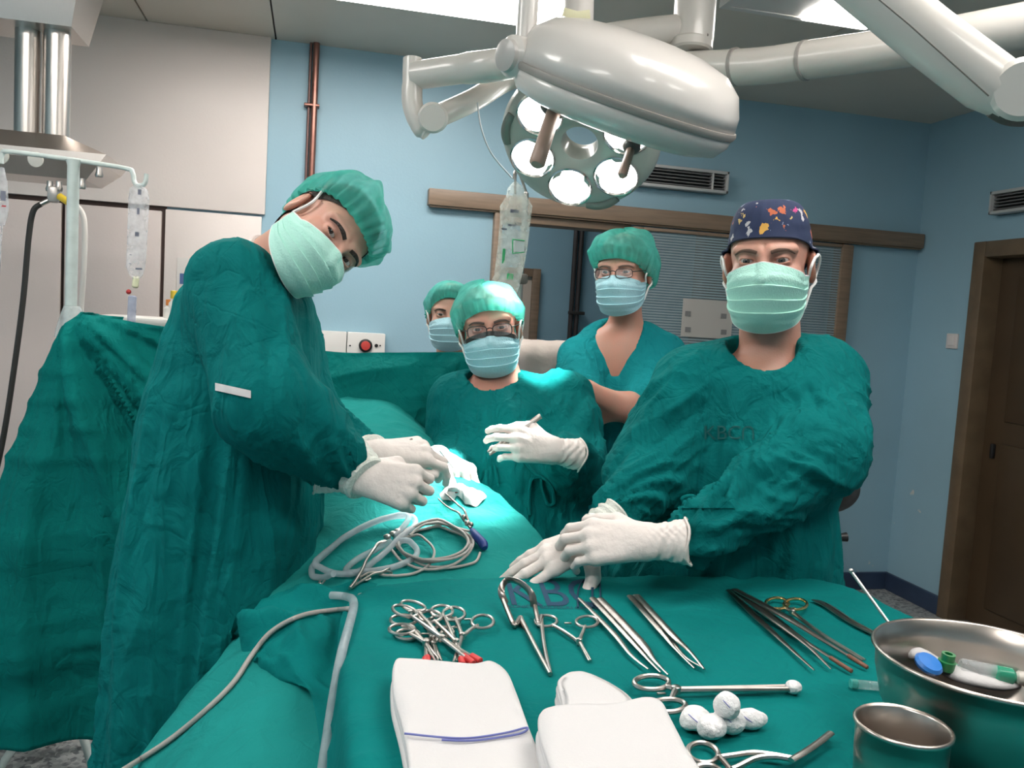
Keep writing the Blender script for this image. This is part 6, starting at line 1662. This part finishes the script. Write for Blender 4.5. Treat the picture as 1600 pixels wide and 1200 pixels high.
clampthing('needle_driver', 'slim steel needle driver between the dark bow and the tissue forceps', 'needle holder', [(853, 973), (917, 974)], (905, 1005), [(920, 1036), (923, 1035)], .005, (17, 9), r=.0027)
def forceps(label, pts_list, widths, material=MT['steel'], name='tissue_forceps', tips=None, group=None):
    t = Thing(name, label, 'forceps', onm(*pts_list[0][0]), group)
    for pts, w in zip(pts_list, widths):
        P = spline([onm(p[0], p[1], p[2] if len(p) > 2 else .006) for p in pts], 6); n_ = len(P)
        ww = np.interp(np.linspace(0, 1, n_), np.linspace(0, 1, len(w)), w)
        ax_ = nrm(P[-1] - P[0]); si = nrm(np.cross(ax_, A(0, 0, 1)))
        pr = t.part('prong', MB().tube(P, ww, 10, flat=(A(0, 0, 1), .45)), material)
        if tips: t.part('rubber_tip', cyl(P[-4], P[-1] + (P[-1] - P[-2]) * .5, .0032, 10, .001), tips, parent=pr)
    return t
G_ = 'steel forceps laid out on the table drape'
forceps('slim steel forceps leftmost in the row of four on the drape', [[(905, 937), (958, 992), (985, 1025), (1013, 1049)]], [(.0035, .0048, .0030, .0016)], group=G_)
forceps('wide steel forceps lying second from left in the row', [[(926, 937), (985, 1000), (1010, 1030), (1032, 1054)], [(938, 938, .012), (1000, 1004, .012), (1022, 1034, .008), (1044, 1058)]], [(.007, .0075, .0030, .0016), (.007, .0078, .0030, .0016)], group=G_)
forceps('pair of ribbed steel forceps lying third in the row', [[(984, 933), (1030, 985), (1055, 1015), (1085, 1047)], [(996, 932, .012), (1048, 992, .012), (1078, 1020, .009), (1100, 1048)], [(992, 932, .004), (1038, 986, .004), (1066, 1024), (1098, 1046)]], [(.006, .0068, .0028, .0016), (.0055, .0065, .003, .0018), (.005, .006, .0026, .0016)], group=G_)
forceps('long dark forceps with pointed tips beside the gold ringed scissors', [[(1139, 925), (1180, 965), (1220, 1002), (1272, 1050)], [(1146, 924, .016), (1200, 965, .016), (1260, 1010, .010), (1298, 1048)]], [(.006, .0072, .0048, .0012), (.006, .0075, .004, .0012)], MT['steel_dark'], group=G_)
forceps('long dark forceps with brown rubber tips next to the pointed pair', [[(1146, 924, .010), (1200, 960, .010), (1260, 1005, .010), (1327, 1049)], [(1150, 924, .022), (1230, 968, .022), (1290, 1005, .014), (1352, 1043)]], [(.006, .0072, .004, .0022), (.006, .0078, .0045, .0022)], MT['steel_dark'], tips=mat('brown_rubber_tip', (.20, .08, .05), .6), group=G_)
t = clampthing('scissors', 'steel scissors with gold rings lying by the scalpel handle', 'scissors', [(1214, 944), (1243, 945)], (1238, 958), [(1352, 1033), (1348, 1034)], .008, (18, 9), r=.0030, ringmat=MT['gold'], curve=.006)
# flat scalpel handle
t = Thing('scalpel', 'flat steel scalpel handle lying between the gold scissors and the bowl', 'scalpel', onm(1320, 965))
ps = [onm(1268, 938, .004), onm(1290, 946, .004), onm(1330, 972, .004), onm(1366, 992, .004)]
t.part('handle', MB().tube(spline(ps, 5), np.interp(np.linspace(0, 1, 16), [0, .2, .5, 1], [.002, .009, .0095, .008]), 10, flat=(A(0, 0, 1), .25)), MT['steel'])
for k in range(7):
    q = ps[2] + (ps[3] - ps[2]) * (k / 7) + A(0, 0, .003); t.part('grip_rib', MB().box(q, (.002, .012, .002), None), MT['steel'], smooth=False)
t.part('groove', MB().tube([ps[1] + A(0, 0, .0028), ps[2] + A(0, 0, .0028)], .0012, 6), MT['steel_dark'])
# sponge-holding forceps
t = clampthing('sponge_forceps', 'long sponge forceps lying level and gripping a white gauze ball', 'clamp', [(1018, 1070), (1044, 1104)], (1056, 1081), [(1238, 1076), (1236, 1080)], .010, (27, 10), r=.0038, tipr=.0035)
t2 = Thing('gauze_ball', 'white gauze ball gripped in the tips of the sponge forceps', 'gauze ball', onm(1240, 1078), 'white gauze balls')
MT['ball'] = mat('gauze_ball', (.80, .79, .79), .95, bump=.5, bscale=120)
def ball(mbt, px, py, r, sq=(1, 1, .85), z=None):
    c = onm(px, py, r * sq[2]) if z is None else onz(px, py, ZM + z)
    V, F = orb(c, r, sq, 24); V = V + (V - c) * (vn(V * 90, 3)[:, None] - .5) * .25
    mbt.part('ball', (V, F), MT['ball'], smooth='all')
    pts = [c + A(r * 1.02 * sq[0] * math.cos(q) * .8, -r * .75 * sq[1], r * sq[2] * math.sin(q) * .8) for q in np.linspace(-.8, 1.4, 8)]
    return c
ball(t2, 1240, 1077, .011)
MT['thread'] = mat('blue_thread', (.14, .16, .42), .8)
for (px, py, r, sq, z, lb) in ((1086, 1124, .018, (1.1, 1, .8), None, 'white gauze ball at the left of the small heap'), (1112, 1138, .018, (1, 1, .8), None, 'white gauze ball nearest the camera in the heap'), (1139, 1126, .0195, (1, 1, .85), None, 'white gauze ball in the middle of the heap'), (1137, 1102, .016, (1, 1, 1), .040, 'white gauze ball on top of the heap'), (1172, 1125, .017, (1.25, .8, .7), None, 'oval white gauze ball at the right of the heap')):
    tt = Thing('gauze_ball', lb, 'gauze ball', onm(px, py), 'white gauze balls'); c = ball(tt, px, py, r, sq, z)
    vdir = nrm(CAM - c); xx_ = nrm(np.cross(vdir, A(0, 0, 1))); yy_ = np.cross(xx_, vdir)
    arcp = [c + (vdir * math.cos(q) * .98 + xx_ * (math.sin(q) * .7) + yy_ * (.45 * math.sin(q * 1.3))) * r * .98 * np.asarray(sq) for q in np.linspace(-1.0, .8, 10)]
    tt.part('thread', MB().tube(arcp, .0006, 5), MT['thread'])
# angled clamp in front
t = Thing('angled_clamp', 'angled steel clamp cut by the lower edge beside the gauze stack', 'clamp', onm(1140, 1190))
c = onm(1098, 1180, .006); t.part('finger_ring', MB().tube(ringpts(c, onm(1122, 1184, .006) - c, onm(1100, 1164, .006) - c), .0034, 8, closed=True), MT['steel'])
c = onm(1105, 1215, .006); t.part('finger_ring', MB().tube(ringpts(c, onm(1130, 1218, .006) - c, onm(1107, 1200, .006) - c), .0034, 8, closed=True), MT['steel'])
t.part('shank', MB().tube(spline([onm(1120, 1188, .006), onm(1145, 1184, .008), onm(1175, 1180, .008), onm(1205, 1183, .008), onm(1240, 1190, .008)], 6), .0036, 8), MT['steel'])
t.part('shank', MB().tube(spline([onm(1130, 1210, .006), onm(1150, 1203, .008), onm(1180, 1189, .010), onm(1210, 1186, .010), onm(1240, 1191, .010)], 6), .0036, 8), MT['steel'])
t.part('ratchet', MB().tube([onm(1124, 1186, .010), onm(1142, 1206, .010)], .003, 8), MT['steel_dark'])
for dz in (.008, .013): t.part('jaw', MB().tube(spline([onm(1236, 1191, dz), onm(1256, 1180, dz), onm(1278, 1164, dz), onm(1298, 1148, dz)], 5), np.linspace(.0045, .0048, 16), 8, flat=(A(0, 0, 1), .5)), MT['steel'])
# folded towels
def towel(rows, z0, layers, seed, wav=.003):
    """stack of folded layers from the outline (px) of its top"""
    out = []
    for L_ in range(layers):
        P = spline([onz(px, py, ZM + z0 + .0) for (px, py) in rows], 8, True); c = P.mean(0); G = []
        k_in = 1 - .007 * L_ - .022 * (L_ % 2) - .004 * rng.random()
        for p in P:
            d_ = nrm(p - c); e = c + (p - c) * k_in; w = .002 * math.sin(40 * math.atan2(d_[1], d_[0]) * .3 + seed)
            zb = ZM + z0 * L_ / layers + .001; ztp = ZM + z0 * (L_ + 1) / layers; zm = (zb + ztp) / 2; hh = (ztp - zb) / 2
            col = [e - d_ * .006 * (1) + A(0, 0, zb - e[2]), e + A(0, 0, zb + hh * .25 - e[2]), e + d_ * .002 + A(0, 0, zm - e[2]), e + A(0, 0, ztp - hh * .25 - e[2]), e - d_ * .006 + A(0, 0, ztp - e[2])]
            if L_ == layers - 1:
                for s_ in (.9, .75, .55, .35, .15, .01):
                    q = c + (e - c) * s_; col.append(A(q[0], q[1], ztp + .0025 * (1 - s_) + wav * (vn2(np.array([q[0] * 24]), np.array([q[1] * 24]), seed)[0] - .5)))
            G.append(col)
        mb_g = MB().grid(np.array(G), True); nc = len(G[0])
        mb_g.f.append(tuple(i * nc + nc - 1 for i in range(len(G)))); out.append(mb_g)
    return out
tw = Thing('gauze_stack', 'folded white cloth stack with a blue stitched line', 'cloth stack', onm(740, 1120), 'white cloth stacks')
for L_ in towel([(616, 1030), (640, 1026), (690, 1030), (740, 1034), (768, 1030), (792, 1046), (806, 1075), (822, 1120), (850, 1190), (880, 1270), (760, 1290), (645, 1280), (638, 1190), (628, 1130), (614, 1075)], .034, 3, 3, .006): tw.part('layer', L_, MT['white'], smooth='all')
def stitched(pts, z, parent, name, m):
    P = spline([onz(px, py, ZM + z) for px, py in pts], 10); return parent.part(name, MB().tube(P, .0013, 6), m)
stitched([(632, 1146), (690, 1152), (735, 1153), (790, 1145), (822, 1137), (820, 1143), (800, 1149), (740, 1157), (690, 1156)], .0375, tw, 'blue_stitching', MT['thread'])
tw2 = Thing('gauze_stack', 'folded white gauze stack with stepped edges at the right', 'cloth stack', onm(940, 1120), 'white cloth stacks')
for L_ in towel([(870, 1062), (882, 1050), (895, 1046), (915, 1047), (950, 1062), (985, 1085), (1000, 1110), (985, 1140), (930, 1145), (885, 1130), (876, 1090)], .045, 6, 11, .003): tw2.part('layer', L_, MT['white'], smooth='all')
for L_ in towel([(840, 1112), (860, 1100), (900, 1096), (960, 1095), (1010, 1085), (1036, 1092), (1052, 1120), (1075, 1165), (1105, 1230), (1000, 1290), (890, 1290), (865, 1220), (842, 1150)], .068, 7, 13, .003): tw2.part('front_layer', L_, MT['white'], smooth='all')
# steel bowl
MT['bowl'] = mat('polished_steel_bowl', (.50, .45, .41), .30, 1.0)
bc = onm(1535, 1092); zr_ = .125
def bowlprof(R, h, rb, t=.0015, lip=.006): return [(0, .001), (rb * .9, .001), (rb, .004), (rb + (R - rb) * .38, h * .16), (rb + (R - rb) * .72, h * .42), (rb + (R - rb) * .92, h * .75), (R, h), (R + lip * .6, h + .002), (R + lip, h - .001), (R + lip * .7, h - .004), (R + .0005, h - .003), (rb + (R - rb) * .92 + .002, h * .74), (rb + (R - rb) * .72 + .002, h * .41), (rb + (R - rb) * .38 + .002, h * .155), (rb + .002, .002), (rb * .9, -.001), (0, -.001)]
bc = onz(1545, 1075, ZM)
RB = .126
cB = onz(1547, 1030, ZM + .115); bc = A(cB[0], cB[1], ZM + .004)
bo = Thing('steel_bowl', 'large polished steel bowl at the right end of the table', 'bowl', bc)
bo.part('bowl', MB().lathe(bowlprof(RB, .112, .085), bc, (0, 0, 1), 72), MT['bowl'], smooth='all')
def inb(px, py, z): return onz(px, py, bc[2] + z)
pr_ = Thing('steel_probe', 'thin steel probe leaning out of the large bowl', 'probe', inb(1420, 1018, .05))
pr_.part('rod', MB().tube([at(1330, 893, 1.22), inb(1424, 1022, .060)], .0024, 8), MT['steel']); pr_.part('knob', MB().add(*orb(at(1330, 892, 1.22), .0036)), MT['steel'])
wg = Thing('wet_gauze', 'white wet gauze strip lying inside the large bowl', 'gauze', inb(1500, 1055, .03))
wg.part('strip', MB().tube(spline([inb(1418, 1024, .065), inb(1440, 1022, .070), inb(1470, 1040, .055), inb(1510, 1058, .055), inb(1560, 1068, .05), inb(1600, 1060, .05)], 8), np.interp(np.linspace(0, 1, 41), [0, .1, .5, .9, 1], [.006, .014, .017, .014, .006]), 12, flat=(A(0, 0, 1), .5)), MT['white'], smooth='all')
gc = Thing('green_needle_cap', 'dark green needle hub standing in the large bowl', 'needle cap', inb(1477, 1040, .055))
gc.part('hub', MB().lathe([(0, 0), (.010, 0), (.011, .012), (.0085, .013), (.0085, .022), (.005, .022), (.005, .012), (0, .012)], inb(1477, 1046, .060), A(.05, -.1, 1), 20), mat('hub_green', (.01, .20, .06), .35))
gc.part('collar', MB().lathe([(.012, 0), (.016, .004), (.013, .010)], inb(1483, 1050, .052), A(.05, -.1, 1), 20), film('clear_green_collar', (.2, .6, .45), .6, .15))
bcp = Thing('blue_needle_cap', 'bright blue disc cap lying in the large bowl', 'needle cap', inb(1450, 1036, .055)); bcp.part('disc', MB().lathe([(0, 0), (.017, 0), (.018, .004), (.015, .008), (0, .009)], inb(1449, 1040, .068), A(.1, -.5, 1), 24), mat('cap_blue', (.03, .20, .62), .4)); bcp.part('stem', cyl(inb(1449, 1040, .062), inb(1449, 1040, .069), .006, 12), mat('cap_blue2', (.03, .20, .62), .4))
sy = Thing('syringe', 'clear syringe with a green plunger lying in the large bowl', 'syringe', inb(1540, 1050, .05))
sy.part('barrel', cyl(inb(1500, 1040, .066), inb(1560, 1052, .062), .010, 18, .002), film('clear_barrel', (.75, .8, .82), .35, .08, .3))
sy.part('green_plunger', cyl(inb(1552, 1052, .062), inb(1585, 1058, .06), .011, 18, .004), film('green_gel', (.05, .45, .28), .85, .2, .3)); sy.part('flange', cyl(inb(1585, 1058, .06), inb(1610, 1062, .06), .009, 16), MT['cream'])
# gallipot
gcx = onz(1411, 1134, ZM + .078); gb = A(gcx[0], gcx[1], ZM + .003)
gp = Thing('steel_cup', 'small steel cup of clear liquid in front of the bowl', 'cup', gb)
gp.part('cup', MB().lathe([(0, .001), (.038, .001), (.042, .004), (.0445, .04), (.0455, .074), (.048, .078), (.0502, .076), (.0496, .072), (.0474, .072), (.0465, .04), (.044, .003), (.039, -.001), (0, -.001)], gb, (0, 0, 1), 56), MT['bowl'], smooth='all')
gp.part('liquid', MB().lathe([(0, .040), (.0442, .040)], gb, (0, 0, 1), 48), film('clear_liquid', (.25, .22, .19), .35, .02, .1))
# needle tube lying by the bowl
nd = Thing('needle_sheath', 'clear needle sheath with a teal end lying beside the bowl', 'needle sheath', onm(1365, 1072))
nd.part('sheath', cyl(onm(1336, 1072, .007), onm(1400, 1077, .007), .0062, 16, .001), film('clear_sheath', (.75, .85, .85), .3, .1, .3)); nd.part('hub', cyl(onm(1328, 1071, .007), onm(1340, 1072, .007), .0068, 16, .001), film('teal_hub', (.1, .55, .5), .7, .2, .2))
